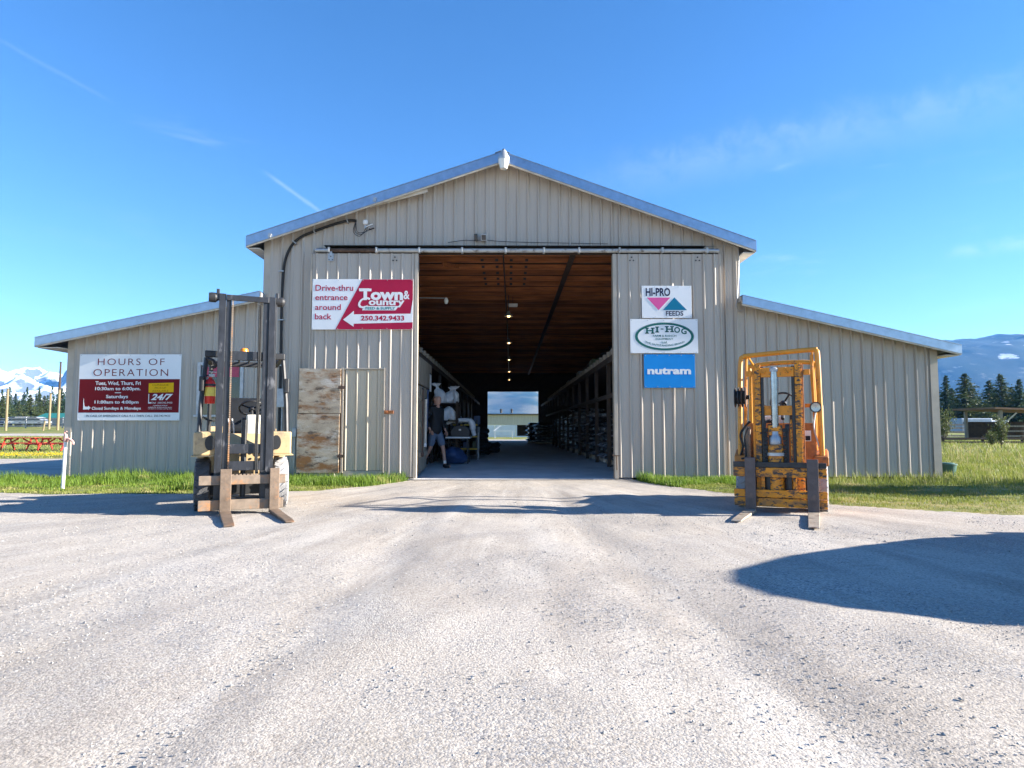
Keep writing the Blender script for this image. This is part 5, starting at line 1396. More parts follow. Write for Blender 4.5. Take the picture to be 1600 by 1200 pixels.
# ---------------------------------------------------------------- yard and background things
M['table_red'] = mat('red_painted_board', (.50, .035, .02), .55, 0, .2, 5, spots=((.25, .10, .06), 9, .62, .72))
def picnic_table(x, y, rz, label):
    p = tag(empty('picnic_table', (x, y, ground_z(x, y)), rz), label, 'picnic table', 'red picnic tables on the field')
    pm = M['table_red']
    for i in range(5): box('top_plank', pm, p, -1.0, 1.0, -.36 + .146 * i, -.36 + .146 * i + .138, .72, .76, .004)
    for s in (-1, 1):
        for i in range(2): box('seat_plank', pm, p, -1.0, 1.0, s * .70 - .14 + .145 * i, s * .70 + .14 * i - .005, .42, .455, .004)
        xx = s * .72
        for t in (-1, 1): MB().bar((xx, t * .62, .0), (xx, t * .18, .70), .09, .045, (1, 0, 0)).build('leg', pm, p)
        MB().bar((xx + .05, -.82, .385), (xx + .05, .82, .385), .04, .09).build('seat_bearer', pm, p)
        MB().bar((xx + .05, -.36, .68), (xx + .05, .36, .68), .04, .07).build('top_bearer', pm, p)
        MB().bar((s * .66, 0, .40), (s * .12, 0, .70), .04, .08).build('brace', pm, p)
picnic_table(-28.9, 38.2, R(4), 'red picnic table at the left edge of the field')
picnic_table(-26.6, 38.0, R(-3), 'red picnic table nearest the white standpipe')
# standpipe
o = tag(empty('standpipe', (*P(98, 758, 11.6).xy, -.02)), 'white standpipe with a faded red hydrant head beside the lean-to corner', 'standpipe')
hh = .86
tube('pipe', M['white_paint'], o, [(0, 0, 0), (.01, 0, .5), (.015, 0, hh)], .028, 10)
M['faded_red'] = mat('faded_red_casting', (.58, .32, .28), .6, 0, .2, 20)
MB().lathe([(0, 0), (.035, 0), (.04, .03), (.032, .10), (.02, .14), (0, .14)], 12, Matrix.Translation((.015, 0, hh))).build('hydrant_head', M['faded_red'], o)
tube('spout', M['faded_red'], o, smooth([(.03, -.01, hh + .06), (.11, -.02, hh + .045), (.16, -.02, hh + .0), (.165, -.02, hh - .04)]), .02, 8)
tube('handle', M['faded_red'], o, smooth([(.01, 0, hh + .13), (-.01, 0, hh + .18), (.03, 0, hh + .19)]), .012, 6)
# wooden poles and the field fence
M['pole'] = mat('yellowed_pole', (.23, .18, .10), .8, 0, .2, 4, stretch=(1, 1, .2))
for px, py0, py1, Y, r, lean, lab in ((90, 566, 672, 80, .16, 0, 'tallest dark-topped wooden pole beside the barn corner'), (76.5, 615, 670, 84, .14, 0, 'middle wooden pole left of the tall one'),
                                      (9, 608, 672, 78, .14, .0, 'wooden pole at the left edge of the field'), (67, 658, 673, 78, .10, .16, 'short leaning pale post by the field fence')):
    a = P(px, py1, Y); t = P(px, py0, Y); z0 = ground_z(a.x, Y) - .1
    o = tag(empty('pole', (a.x, Y, z0)), lab, 'pole')
    h_ = t.z - z0
    tube('shaft', M['pole'], o, [(0, 0, 0), (lean * h_, 0, h_ * (.6 if px == 90 else 1))], [r, r * .85], 8)
    if px == 90: tube('dark_top', M['wood_dark'], o, [(0, 0, h_ * .6 + .001), (0, 0, h_)], [r * .85, r * .6], 8)
    MB().lathe([(0, 0), (r * 1.1, 0), (r * 1.1, .05), (0, .06)], 8, Matrix.Translation((lean * h_, 0, h_))).build('cap', M['wood_dark'], o)
M['fence_grey'] = mat('grey_fence_board', (.30, .31, .33), .8, 0, .2, 3)
def rail_fence(x0, x1, y, zf, n, rails, label, m, h_=1.2, th=.05):
    f_ = tag(empty('field_fence', ((x0 + x1) / 2, y, 0)), label, 'fence')
    cx = (x0 + x1) / 2
    for i in range(n + 1):
        x = x0 + (x1 - x0) * i / n; z = zf(x, y)
        box('post', m, f_, x - cx - .06, x - cx + .06, -.06, .06, z - .2, z + h_ + .08)
    for i in range(n):
        xa, xb = x0 + (x1 - x0) * i / n, x0 + (x1 - x0) * (i + 1) / n
        for r_ in rails: MB().bar((xa - cx, -.09, zf(xa, y) + r_), (xb - cx, -.09, zf(xb, y) + r_), th, .14).build('rail', m, f_)
rail_fence(-86, -56, 88, ground_z, 12, (.3, .65, 1.0, 1.3), 'grey board fence across the far side of the picnic field', M['fence_grey'], 1.4)
# far green-roofed shed and pale cars beyond that fence
M['green_roof'] = mat('green_metal_roof', (.02, .16, .13), .5, 0, .1, 3)
gz = ground_z(-72, 104)
o = tag(empty('green_roof_shed', (-68.5, 104, gz)), 'low green-roofed shed behind the tall pole', 'shed')
box('wall', M['fence_grey'], o, -6, 6, -2, 2, 0, 1.1); MB().prism([(-2.4, 1.1), (0, 1.9), (2.4, 1.1)], (-6.4, 6.4), 'X').build('roof', M['green_roof'], o)
box('door', M['wood_dark'], o, -.6, .6, -2.03, -2.001, 0, 1.0)
def far_car(x, y, rz, m, label):
    z = ground_z(x, y)
    c = tag(empty('parked_car', (x, y, z), rz), label, 'car', 'cars parked beyond the field fence')
    MB().prism([(-2.1, .35), (-2.1, .8), (-1.3, .92), (-.6, 1.42), (.9, 1.45), (1.6, 1.0), (2.1, .9), (2.15, .35)], (-.85, .85)).build('body', m, c, .08)
    MB().prism([(-1.15, .95), (-.58, 1.36), (.85, 1.39), (1.45, 1.0)], (-.87, .87)).build('window', M['glass_dark'], c)
    for a in (-1.3, 1.3):
        for s in (-1, 1): MB().lathe([(0, -.1), (.32, -.1), (.33, 0), (.32, .1), (0, .1)], 14, rotX(R(90), (a, s * .80, .33))).build('wheel', M['rubber'], c)
M['car_white'] = mat('white_car_paint', (.75, .76, .78), .3, 0, .02, 3); M['car_silver'] = mat('silver_car_paint', (.45, .47, .5), .3, .5, .02, 3); M['car_blue'] = mat('dark_blue_car_paint', (.03, .06, .16), .3, 0, .05, 3)
for px, lab, m in ((36, 'white car parked beyond the field fence behind the conifer', M['car_white']), (52, 'silver car parked beyond the field fence', M['car_silver']), (22, 'dark blue car parked beyond the field fence', M['car_blue'])):
    p = P(px, 660, 94); far_car(p.x, 94, R(5), m, lab)

# ---- right-hand side: corral fences, open shelter, green bin
M['fence_wood'] = mat('weathered_corral_rail', (.34, .33, .32), .85, 0, .25, 3)
rail_fence(39, 62, 58, lambda x, y: ground_z(x, y), 9, (.35, .7, 1.05, 1.35), 'weathered corral fence below the conifers', M['fence_wood'], 1.4)
rail_fence(28.5, 52, 42, lambda x, y: ground_z(x, y) - .05, 9, (.18, .42), 'low dark rail fence at the end of the tall grass', M['wood_dark'], .5)
sh = tag(empty('open_shelter', (41.5, 54, ground_z(41.5, 54))), 'open pole shelter with a brown flat roof beside the corral', 'shelter')
M['brown_roof'] = mat('brown_roof_board', (.20, .11, .06), .8, 0, .2, 4)
MB().prism([(-2.2, 2.75), (6, 2.45), (6, 2.3), (-2.2, 2.6)], (-2.5, 2.5)).build('roof', M['brown_roof'], sh)
for x in (-1.4, 1.6, 4.6):
    for y in (-2.0, 2.0): box('post', M['wood_grey'], sh, x - .1, x + .1, y - .1, y + .1, -.1, 2.52 - (x + 2) * .035)
    MB().bar((x + .1, -2.0, 1.3), (x + 1.3, -2.0, 2.3), .06, .10).build('brace', M['wood_pale'], sh)
box('back_wall', M['wood_dark'], sh, -1.2, 5.8, 2.15, 2.25, 0, 1.6)
for i in range(3): box('side_rail', M['wood_grey'], sh, -1.6, 5.0, -2.16, -2.105, .35 + .4 * i, .47 + .4 * i)
# horse-trailer-like pale shapes behind the corral
for k, (px, Y, w_, h_, lab) in enumerate(((1518, 66, 3.2, 1.5, 'pale blue stock trailer behind the corral fence'), (1550, 68, 2.4, 1.3, 'white stock trailer behind the corral fence near the shelter'))):
    p = P(px, 690, Y); o = tag(empty('stock_trailer', (p.x, Y, ground_z(p.x, Y))), lab, 'trailer', 'trailers behind the corral')
    mm = mat('trailer_paint_%d' % k, ((.30, .36, .45), (.6, .62, .65))[k], .5, .2, .1, 4)
    box('body', mm, o, -w_ / 2, w_ / 2, -.9, .9, .5, .5 + h_, .08); box('vent_slot', M['dark'], o, -w_ / 2 + .2, w_ / 2 - .2, -.92, -.902, .5 + h_ * .6, .5 + h_ * .75)
    for s in (-.5, .35): MB().lathe([(0, -.1), (.3, -.1), (.31, 0), (.3, .1), (0, .1)], 14, rotX(R(90), (s, -.85, .3))).build('wheel', M['rubber'], o)
    tube('drawbar', M['dark'], o, [(w_ / 2, 0, .5), (w_ / 2 + 1.0, 0, .42)], .05, 6)
gb = tag(empty('green_bin', (*P(1480, 745, 14.6).xy, .0)), 'dark green tub standing at the right corner of the barn', 'tub')
M['bin_green'] = mat('dark_green_plastic', (.03, .10, .085), .5, 0, .1, 6)
MB().lathe([(0, 0), (.16, 0), (.19, .24), (.205, .25), (.205, .28), (.18, .28), (.15, .03), (0, .03)], 20).build('tub', M['bin_green'], gb); MB().lathe([(0, .275), (.17, .275), (.14, .30), (0, .305)], 20).build('lid', M['bin_green'], gb)

# ---- shed seen through the rear doorway
fs = tag(empty('far_shed', (1.5, 72, terr(0, 72).item())), 'pale corrugated shed framed by the rear doorway', 'shed')
M['shed_cream'] = mat('cream_corrugated_steel', (.55, .50, .38), .6, 0, .1, 2, stretch=(4, 1, .3)); M['shed_white'] = mat('white_shed_panel', (.68, .70, .72), .6, 0, .06, 2)
fz = terr(0, 72).item()
zt = P(800, 648, 72).z - fz; zm = P(800, 664, 72).z - fz; zl = P(800, 681, 72).z - fz
b = MB()
nr = 70
for i in range(nr):
    xa = -12 + 24 * i / nr
    b.box(xa, xa + 24 / nr * .62, -.03, 0, zm, zt)
b.build('corrugation', M['shed_cream'], fs)['kind'] = 'stuff'
box('upper_wall', M['shed_cream'], fs, -12, 12, .001, .2, zm, zt)
for x0, x1 in ((-12, -7.5), (-7.5, -5.2), (-5.2, -3.05), (-3.05, -.72)): box('wall_panel', M['shed_white'], fs, x0 + .01, x1 - .01, .0, .2, zl + .01, zm - .012)
for x0, x1 in ((-12, -.72), (-.72, 12)): box('base_panel', M['shed_white'], fs, x0 + .01, x1 - .01, -.04, .2, -.3, zl - .01)
for x in (-.70, .75, 2.2): box('opening_post', M['shed_white'] if x < 0 else M['wood_dark'], fs, x, x + .14, .02, .16, zl, zm)
box('back_wall', M['wood_dark'], fs, -.6, 12, 5.0, 5.1, -.3, zt)
MB().prism([(-.4, zt + .001), (6, zt + .02), (6, zt + .12), (-.4, zt + .1)], (-12.4, 12.4), 'X').build('roof', M['dark'], fs)
for x in (-2.35, -1.15): MB().lathe([(0, 0), (.12, 0), (.12, .3), (.2, .32), (.05, .5), (0, .5)], 10, Matrix.Translation((x, .6, zt + .2))).build('roof_vent', M['dark'], fs)
dg_ = tag(empty('white_bench', (*P(787, 688, 66).xy, terr(0, 66).item())), 'small white bench outside the rear doorway', 'bench')
for x in (-.9, .9):
    for y in (-.2, .2): box('leg', M['white_paint'], dg_, x - .06, x + .06, y - .05, y + .05, 0, .7)
for i in range(3): box('seat_plank', M['white_paint'], dg_, -1.1, 1.1, -.27 + .18 * i, -.11 + .18 * i, .70, .76)
MB().bar((-1.0, .3, .76), (-.3, .3, 1.3), .08, .1).build('back_brace', M['white_paint'], dg_)

# ---- pickup parked just beyond the right edge of the photo (its cab shades the yard)
M['truck_paint'] = mat('dark_green_truck_paint', (.02, .05, .05), .3, .1, .03, 3)
pk = tag(empty('pickup_truck', (7.33, 4.05, 0)), 'dark pickup truck whose cab shades the yard at the right edge', 'truck')
hw = .92
side = [(-2.7, .45), (-2.7, 1.05), (-.95, 1.08), (-.95, .46)]
MB().prism([(-2.75, .42), (-2.75, 1.06), (-.98, 1.08), (-.98, .42)], (-hw, hw), 'X').build('bed', M['truck_paint'], pk, .05)
MB().prism([(-.97, .42), (-.97, 1.10), (2.02, 1.08), (2.28, .88), (2.44, .62), (2.5, .42)], (-hw, hw), 'X').build('cab_body', M['truck_paint'], pk, .07)
MB().prism([(-.80, 1.101), (-.55, 1.43), (-.28, 1.70), (.0, 1.80), (.40, 1.845), (.75, 1.80), (1.35, 1.54), (1.98, 1.101)], (-hw + .02, hw - .02), 'X').build('cab_top', M['truck_paint'], pk, .09)
for s in (-1, 1):
    MB().prism([(-.62, 1.16), (-.2, 1.62), (.55, 1.68), (1.2, 1.45), (1.6, 1.16)], sorted((s * (hw - .021), s * (hw - .012))), 'X').build('side_window', M['glass_dark'], pk)
    for y in (-1.75, 1.75): wheel(pk, s * (hw - .08), y, .37, .24, M['rubber'], M['galv_dull'], 'wheel', False)
    box('headlamp', M['lamp_glass'], pk, s * .72 - .14, s * .72 + .14, 2.40, 2.50, .62, .74, .02)
    MB().box(s * 1.02 - .10, s * 1.02 + .10, 1.05, 1.13, 1.12, 1.32).build('wing_mirror', M['black'], pk, .03)
    box('door_handle', M['black'], pk, *sorted((s * (hw + .001), s * (hw + .03))), -.55, -.38, .98, 1.02)
box('bumper', M['galv_dull'], pk, -.9, .9, 2.53, 2.66, .42, .56, .03); box('grille', M['dark'], pk, -.5, .5, 2.42, 2.52, .58, .72, .01)
box('windscreen', M['glass_dark'], pk, -.75, .75, -.004, .004, .0, .72, loc=(0, 1.98, 1.13), rot=(R(56), 0, 0))
# ---------------------------------------------------------------- grass
def grass_mesh(name, x, y, h, w, rng, lean=.35):
    n = len(x); z = terr(x, y)
    a = rng.random(n) * 6.283; b_ = rng.random(n) * 6.283
    dx, dy = np.cos(a) * w / 2, np.sin(a) * w / 2
    lx, ly = np.cos(b_) * h * lean * rng.random(n), np.sin(b_) * h * lean * rng.random(n)
    lx = lx - h * .10
    V = np.zeros((n, 5, 3))
    V[:, 0] = np.stack([x - dx, y - dy, z - .01], -1); V[:, 1] = np.stack([x + dx, y + dy, z - .01], -1)
    V[:, 2] = np.stack([x - dx * .8 + lx * .35, y - dy * .8 + ly * .35, z + h * .55], -1); V[:, 3] = np.stack([x + dx * .8 + lx * .35, y + dy * .8 + ly * .35, z + h * .55], -1)
    V[:, 4] = np.stack([x + lx, y + ly, z + h], -1)
    f = np.array([(0, 1, 3), (0, 3, 2), (2, 3, 4)])
    F = (f[None] + (np.arange(n) * 5)[:, None, None]).reshape(-1, 3)
    return np_mesh(name, V.reshape(-1, 3), F)
def leaf_mat(name, c, c2, vscale, trans=.35, spots=None):
    m = mat(name, c, .55, 0, .1, vscale, c2=c2, world_pos=True, spec=.25, spots=spots)
    N, L = m.node_tree.nodes, m.node_tree.links
    b = N['Principled BSDF']; out = N['Material Output']
    t = N.new('ShaderNodeBsdfTranslucent'); src = b.inputs['Base Color'].links[0].from_socket
    L.new(src, t.inputs['Color'])
    mx = N.new('ShaderNodeMixShader'); mx.inputs[0].default_value = trans
    L.new(b.outputs[0], mx.inputs[1]); L.new(t.outputs[0], mx.inputs[2]); L.new(mx.outputs[0], out.inputs['Surface'])
    return m
M['grass_lush'] = leaf_mat('lush_grass', (.17, .26, .03), (.075, .14, .018), 1.6, .4, spots=((.42, .36, .15), 1.9, .57, .70))
M['grass_dry'] = leaf_mat('mixed_dry_grass', (.24, .26, .05), (.10, .15, .025), .9, .35, spots=((.46, .38, .20), 2.2, .52, .68))
M['straw'] = leaf_mat('dry_straw', (.50, .40, .24), (.34, .26, .14), 2, .3)
gr = np.random.default_rng(9)
def scatter(poly, n, x0, x1, y0, y1, dens=None, clump=1.4, thr=-.25, seed=0.):
    x = gr.uniform(x0, x1, n); y = gr.uniform(y0, y1, n)
    k = inside(poly, x, y) if poly else np.ones(n, bool)
    x, y = x[k], y[k]
    v = vnoise(x, y, clump, seed) + (dens(x, y) if dens else 0)
    k = v + .5 * gr.random(len(x)) > thr
    return x[k], y[k], v[k]
# tall band at the foot of the left walls, thinning towards the gravel
def near_wall(x, y): return np.clip((y - 11.9) / 1.4, -.7, .7) - .1
x, y, v = scatter(GRASS_LEFT, 62000, -10.4, -2.0, 10.7, 13.70, near_wall, 1.6, .12, 2.)
h = (.05 + .20 * gr.random(len(x)) ** 1.5 * np.clip(.6 + v * .7, .15, 1.3)) * np.where(x < -4.6, .85, .62) * np.clip(1 + 1.0 * vnoise(x, y, .8, 31.), .25, 1.7)
tag(link_mesh('grass', grass_mesh('grass', x, y, h, .009, gr), M['grass_lush']), 'bright green grass along the foot of the left-hand walls', 'grass', kind='stuff')
x, y, v = scatter(GRASS_RIGHT, 26000, 2.6, 5.4, 10.4, 13.55, lambda a, b: np.clip((b - 12.5) / 1.0, -1.1, .7) - .1, 1.8, .0, 5.)
h = (.04 + .15 * gr.random(len(x)) ** 1.5 * np.clip(.6 + v * .6, .2, 1.2)) * .85 * np.clip(1 + .9 * vnoise(x, y, .8, 13.), .3, 1.6)
tag(link_mesh('grass', grass_mesh('grass', x, y, h, .009, gr), M['grass_lush']), 'short green grass by the right-hand door leaf', 'grass', kind='stuff')
BIGR = [(5.0, 13.66), (4.6, 9.4), (5.3, 8.7), (6.4, 8.1), (8.0, 7.7), (14, 7.4), (26, 7.4), (26, 40), (9.5, 40), (9.45, 13.66)]
x, y, v = scatter(BIGR, 150000, 4.4, 26, 7.5, 26, lambda a, b: np.clip((b - 11.2) / 1.6, -1.2, .6), .9, -.2, 7.)
tall = np.clip((y - 11.5) / 2.0, 0, 1)
h = .02 + .04 * gr.random(len(x)) + (.03 + .15 * gr.random(len(x)) ** 1.4 * np.clip(.5 + v * .6, .2, 1.1)) * tall * .9 * np.clip(1 + .9 * vnoise(x, y, .5, 3.), .3, 1.7)
tag(link_mesh('grass', grass_mesh('grass', x, y, h, .011, gr), M['grass_dry']), 'rough green and yellow grass to the right of the barn', 'grass', kind='stuff')
x, y, v = scatter(None, 52000, 15, 58, 24, 60, None, .35, -.1, 3.)
k = x > y * .60
x, y, v = x[k], y[k], v[k]
h = .08 + .18 * gr.random(len(x)) * np.clip(.7 + v, .3, 1.2)
tag(link_mesh('grass', grass_mesh('grass', x, y, h, .03, gr), M['grass_dry']), 'tall pale grass in the corral field', 'grass', kind='stuff')
x, y, v = scatter(None, 1500, 13.5, 36, 16, 34, None, .5, -.0, 1.)
tag(link_mesh('dry_stalks', grass_mesh('dry_stalks', x, y, .2 + .38 * gr.random(len(x)), .012, gr, .6), M['straw']), 'dry straw-coloured stalks standing in the grass', 'grass', kind='stuff')
x, y, v = scatter(None, 34000, -46, -19, 30.5, 59, None, .5, -.2, 6.)
tag(link_mesh('grass', grass_mesh('grass', x, y, .05 + .07 * gr.random(len(x)), .03, gr), M['grass_dry']), 'mown grass around the picnic tables', 'grass', kind='stuff')
# close-mown, trodden turf between the tall grass and the gravel
x, y, v = scatter(BIGR, 110000, 4.4, 22, 7.5, 13, None, 2.2, -.05, 17.)
x2, y2, v2 = scatter(GRASS_LEFT, 26000, -10.4, -2.0, 10.75, 12.6, None, 2.2, .0, 19.)
x3, y3, v3 = scatter(GRASS_RIGHT, 12000, 2.7, 5.2, 9.6, 12.6, None, 2.2, .0, 23.)
x, y = np.concatenate([x, x2, x3]), np.concatenate([y, y2, y3])
tag(link_mesh('short_turf', grass_mesh('short_turf', x, y, .012 + .035 * gr.random(len(x)) ** 1.6, .008, gr, .9), M['grass_dry']), 'thin trodden turf along the edge of the gravel', 'grass', kind='stuff')
# dandelions
M['dandelion'] = mat('dandelion_yellow', (.75, .55, .02), .6, 0, .1, 9)
x, y, v = scatter(None, 2600, -34, -17, 30.8, 34.5, None, .8, -.1, 4.)
n = len(x); z = terr(x, y) + .10 + .05 * gr.random(n); r_ = .035
V = np.stack([np.stack([x + r_ * c, y + r_ * s, z + .012 * q], -1) for c, s, q in ((1, 0, 0), (0, 1, 0), (-1, 0, 0), (0, -1, 0), (0, 0, 1), (0, 0, -1))], 1).reshape(-1, 3)
tag(link_mesh('dandelions', np_mesh('dandelions', V, (oct_f[None] + (np.arange(n) * 6)[:, None, None]).reshape(-1, 3)), M['dandelion']), 'yellow dandelions along the edge of the picnic field', 'flowers', kind='stuff')

# ---------------------------------------------------------------- trees
M['bark'] = mat('grey_brown_bark', (.11, .08, .06), .9, 0, .3, 6, .4, 20, stretch=(1, 1, .3))
M['conifer'] = leaf_mat('conifer_needles', (.060, .105, .050), (.020, .045, .028), .8, .2)
M['conifer_b'] = leaf_mat('olive_conifer_needles', (.10, .13, .05), (.034, .055, .026), .8, .2)
M['shrub_leaf'] = leaf_mat('shrub_leaves', (.14, .16, .05), (.06, .085, .03), 1.5, .3)
def conifer_meshes(seed, H, Rb, full, m):
    rn = np.random.default_rng(seed); V, F = [], []
    nb = int(150 * full)
    quads = []
    for i in range(nb):
        t = .06 + .93 * (i + rn.random()) / nb                     # height fraction
        z0 = H * t; Lb = Rb * (1 - t) ** .95 * rn.uniform(.5, 1.2) + .08
        a = rn.random() * 6.283; dr = rn.uniform(-.32, .05) * (1 - t) + .12 * t
        k = max(5, int(20 * Lb / Rb) + 5)
        for j in range(k):
            s = (j + rn.random()) / k
            c = np.array([math.cos(a) * Lb * s, math.sin(a) * Lb * s, z0 + Lb * s * dr - .12 * s * s * Lb])
            for q in range(3):
                sz = H * rn.uniform(.013, .028) * (1.15 - .5 * s) * (1 - .45 * t)
                d = np.array([math.cos(a + rn.normal(0, .9)), math.sin(a + rn.normal(0, .9)), rn.normal(-.15, .35)]); d /= np.linalg.norm(d)
                e = np.cross(d, rn.normal(0, 1, 3)); e /= np.linalg.norm(e) + 1e-6
                o = c + rn.normal(0, .0085 * H * (1 - .6 * t), 3)
                quads.append(np.stack([o - e * sz * .35, o + d * sz * .9 - e * sz * .5, o + d * sz * 1.7, o + d * sz * .9 + e * sz * .5]))
    Q = np.array(quads)
    F = np.arange(len(Q) * 4).reshape(-1, 4)
    cm = np_mesh('crown', Q.reshape(-1, 3), F); cm.materials.append(m)
    b = MB().tube([(0, 0, -.2), (.02 * H * .1, 0, H * .4), (0, 0, H * .97)], [H * .022, H * .014, H * .002], 8)
    for i in range(14):
        t = .1 + .8 * i / 14; a = i * 2.4; L_ = Rb * (1 - t) * .7
        b.tube([(0, 0, H * t), (math.cos(a) * L_, math.sin(a) * L_, H * t - .1 * L_)], [H * .005, H * .002], 5)
    tm = b.mesh('trunk'); tm.materials.append(M['bark'])
    return tm, cm
kinds = [conifer_meshes(1, 11, 3.5, 1.3, M['conifer']), conifer_meshes(2, 10, 3.9, 1.5, M['conifer_b']), conifer_meshes(3, 12, 3.3, 1.2, M['conifer']), conifer_meshes(4, 9, 3.6, 1.5, M['conifer_b'])]
KH = [11, 10, 12, 9]
def conifer(x, y, h, k, label, group):
    t = tag(empty('conifer_tree', (x, y, ground_z(x, y)), random.uniform(0, 6)), label, 'tree', group)
    s = h / KH[k]; q_ = random.uniform(1.25, 1.65); t.scale = (s * q_, s * q_ * random.uniform(.9, 1.1), s)
    link_mesh('trunk', kinds[k][0], None, t); link_mesh('crown', kinds[k][1], None, t)
def tree_at(px, py_top, Y, k, label, group):
    p = P(px, py_top, Y); conifer(p.x, Y, p.z - ground_z(p.x, Y), k, label, group)
GRP = 'conifers behind the corral'
for px, py, Y, k, lab in ((1478, 586, 104, 2, 'dense dark conifer touching the barn corner'), (1462, 600, 112, 0, 'dark conifer mostly hidden by the barn corner'), (1507, 583, 100, 1, 'tall olive conifer standing left of the gap'),
        (1545, 594, 108, 0, 'slim dark conifer just right of the gap'), (1563, 584, 102, 3, 'tall broad conifer above the shelter roof'), (1592, 592, 100, 2, 'dark spired conifer at the right edge'), (1530, 622, 122, 1, 'low bushy conifer right of the gap'),
        (1575, 620, 120, 1, 'shorter conifer behind the shelter posts'), (1493, 622, 118, 3, 'low bushy conifer left of the gap'), (1612, 598, 104, 0, 'conifer half cut off by the right edge'), (1640, 586, 106, 3, 'conifer just past the right edge'), (1486, 606, 110, 1, 'olive conifer filling behind the dense dark one'), (1519, 606, 114, 3, 'bushy conifer leaning over the gap from the left'), (1553, 612, 114, 2, 'dark conifer between the slim and the broad ones'), (1580, 604, 110, 0, 'dark conifer between the broad one and the right edge'), (1601, 612, 116, 1, 'olive conifer behind the spired one')):
    tree_at(px, py, Y, k, lab, GRP)
GRL = 'conifers beyond the picnic field'
for px, py, Y, k, lab in ((48, 616, 118, 1, 'broad open conifer in the middle of the field edge'), (5, 618, 112, 3, 'conifer cut by the left edge beyond the field'), (82, 625, 122, 0, 'dark conifer between the two wooden poles'), (97, 606, 126, 2, 'tall dark conifer against the barn corner'),
        (-12, 606, 118, 2, 'tall conifer just past the left edge'), (25, 614, 190, 0, 'small distant conifer left of the broad one'), (38, 612, 196, 2, 'thin distant conifer on the wooded rise'), (62, 613, 188, 1, 'distant conifer right of the broad one'), (70, 618, 150, 3, 'rounded conifer behind the leaning post'), (14, 611, 200, 1, 'distant conifer above the left pole'),
        (108, 612, 140, 0, 'conifer hidden behind the barn corner'), (90, 622, 200, 3, 'distant conifer behind the tallest pole'), (30, 626, 125, 3, 'bushy conifer beside the broad open one'), (63, 630, 130, 1, 'olive conifer behind the leaning post'), (18, 630, 128, 0, 'dark bushy conifer right of the left pole'), (-25, 612, 125, 0, 'dark conifer past the left edge')):
    tree_at(px, py, Y, k, lab, GRL)
# far woods on the rise: one mass of crowns
Q = []
rn = np.random.default_rng(21)
for i in range(170):
    x = rn.uniform(-330, -95); y = rn.uniform(205, 300)
    if abs(x / y + .765) < .012 + .0: continue
    hh_ = rn.uniform(4, 9); base = 2 + 12 * min(1, max(0, (y - 195) / 110)); w_ = hh_ * rn.uniform(.14, .2)
    for j in range(70):
        t = rn.random(); a = rn.random() * 6.283; r_ = w_ * (1 - t) * rn.uniform(.4, 1.1)
        o = np.array([x + r_ * math.cos(a), y + r_ * math.sin(a), base + hh_ * t]); d = rn.normal(0, 1, 3); d /= np.linalg.norm(d); e = np.cross(d, rn.normal(0, 1, 3)); e /= np.linalg.norm(e)
        s = hh_ * .07; Q.append(np.stack([o - e * s * .5, o + d * s, o + e * s * .5, o - d * s]))
Q = np.array(Q)
tag(link_mesh('woods', np_mesh('woods', Q.reshape(-1, 3), np.arange(len(Q) * 4).reshape(-1, 4)), M['conifer']), 'far wooded rise reading as one dark mass below the snow range', 'woods', kind='stuff')
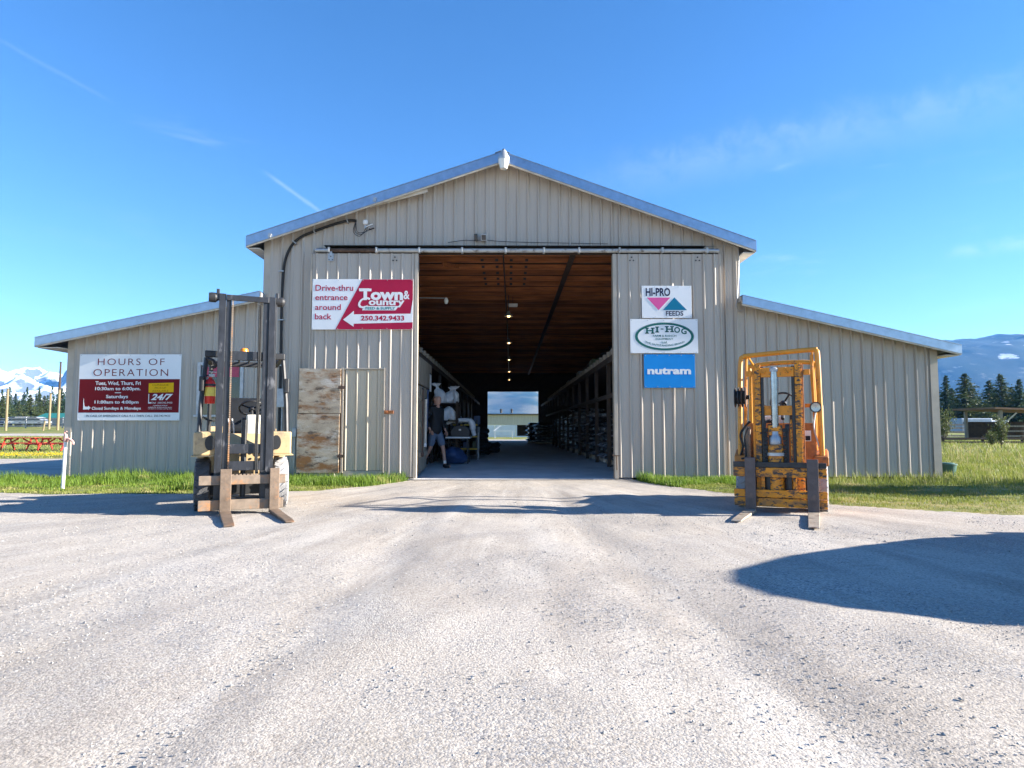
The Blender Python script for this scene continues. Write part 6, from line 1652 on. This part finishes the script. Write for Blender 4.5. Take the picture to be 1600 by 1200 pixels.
# shrubs
def shrub(x, y, h, w_, seed, label, m=None, nb=26):
    rn = np.random.default_rng(seed); t = tag(empty('shrub', (x, y, ground_z(x, y))), label, 'shrub')
    b = MB(); Q = []
    for i in range(nb):
        a = rn.random() * 6.283; sp = rn.uniform(.1, 1) * w_ / 2; hh_ = h * rn.uniform(.55, 1)
        tip = np.array([math.cos(a) * sp, math.sin(a) * sp, hh_])
        if i < 12: b.tube([(0, 0, 0), tuple(tip * .5 + np.array([0, 0, .05])), tuple(tip)], [.018, .012, .004], 5)
        for j in range(46):
            s = rn.uniform(.25, 1.02); o = tip * s + rn.normal(0, .07 * w_, 3); d = rn.normal(0, 1, 3); d[2] = abs(d[2]); d /= np.linalg.norm(d); e = np.cross(d, rn.normal(0, 1, 3)); e /= np.linalg.norm(e)
            z = rn.uniform(.03, .06) * (h ** .5); Q.append(np.stack([o, o + d * z - e * z * .4, o + d * z * 1.8, o + d * z + e * z * .4]))
    Q = np.array(Q); b.build('stem', M['bark'], t)
    link_mesh('foliage', np_mesh('foliage', Q.reshape(-1, 3), np.arange(len(Q) * 4).reshape(-1, 4)), m or M['shrub_leaf'], t)
p = P(1564, 700, 34); shrub(p.x, 34, 1.75, 1.0, 5, 'upright pale green bush in front of the shelter')
p = P(1474, 690, 46); shrub(p.x, 46, 2.6, 1.9, 6, 'rounded light green bush beside the barn corner')
p = P(1483, 700, 40); shrub(p.x + 1.2, 38, .9, .8, 7, 'small leafy bush at the end of the rail fence')
# round-crowned tree and poplar beyond the right edge; their shade lies across the grass
def broad_tree(x, y, h, w_, seed, label):
    rn = np.random.default_rng(seed); t = tag(empty('broadleaf_tree', (x, y, ground_z(x, y))), label, 'tree', 'trees standing past the right edge')
    b = MB().tube([(0, 0, -.2), (.05, 0, h * .3), (0, .1, h * .65)], [h * .035, h * .025, h * .012], 9)
    Q = []
    for i in range(46):
        a = rn.random() * 6.283; el = rn.uniform(.0, 1); r_ = w_ / 2 * rn.uniform(.45, 1) * math.sin(math.pi * (.18 + .72 * el)) 
        tip = np.array([math.cos(a) * r_, math.sin(a) * r_, h * (.25 + .72 * el)])
        if i < 18: b.tube([(0, 0, h * (.2 + .35 * el)), tuple(tip * .55 + np.array([0, 0, h * .15])), tuple(tip)], [h * .012, h * .007, .01], 5)
        for j in range(120):
            o = tip + rn.normal(0, .085 * w_, 3); d = rn.normal(0, 1, 3); d /= np.linalg.norm(d); e = np.cross(d, rn.normal(0, 1, 3)); e /= np.linalg.norm(e); z = rn.uniform(.06, .12)
            Q.append(np.stack([o, o + d * z - e * z * .5, o + d * z * 1.8, o + d * z + e * z * .5]))
    Q = np.array(Q); b.build('trunk', M['bark'], t)
    link_mesh('crown', np_mesh('crown', Q.reshape(-1, 3), np.arange(len(Q) * 4).reshape(-1, 4)), M['shrub_leaf'], t)
broad_tree(19.0, 11.0, 5.3, 3.2, 3, 'round-crowned tree past the right edge shading the grass')
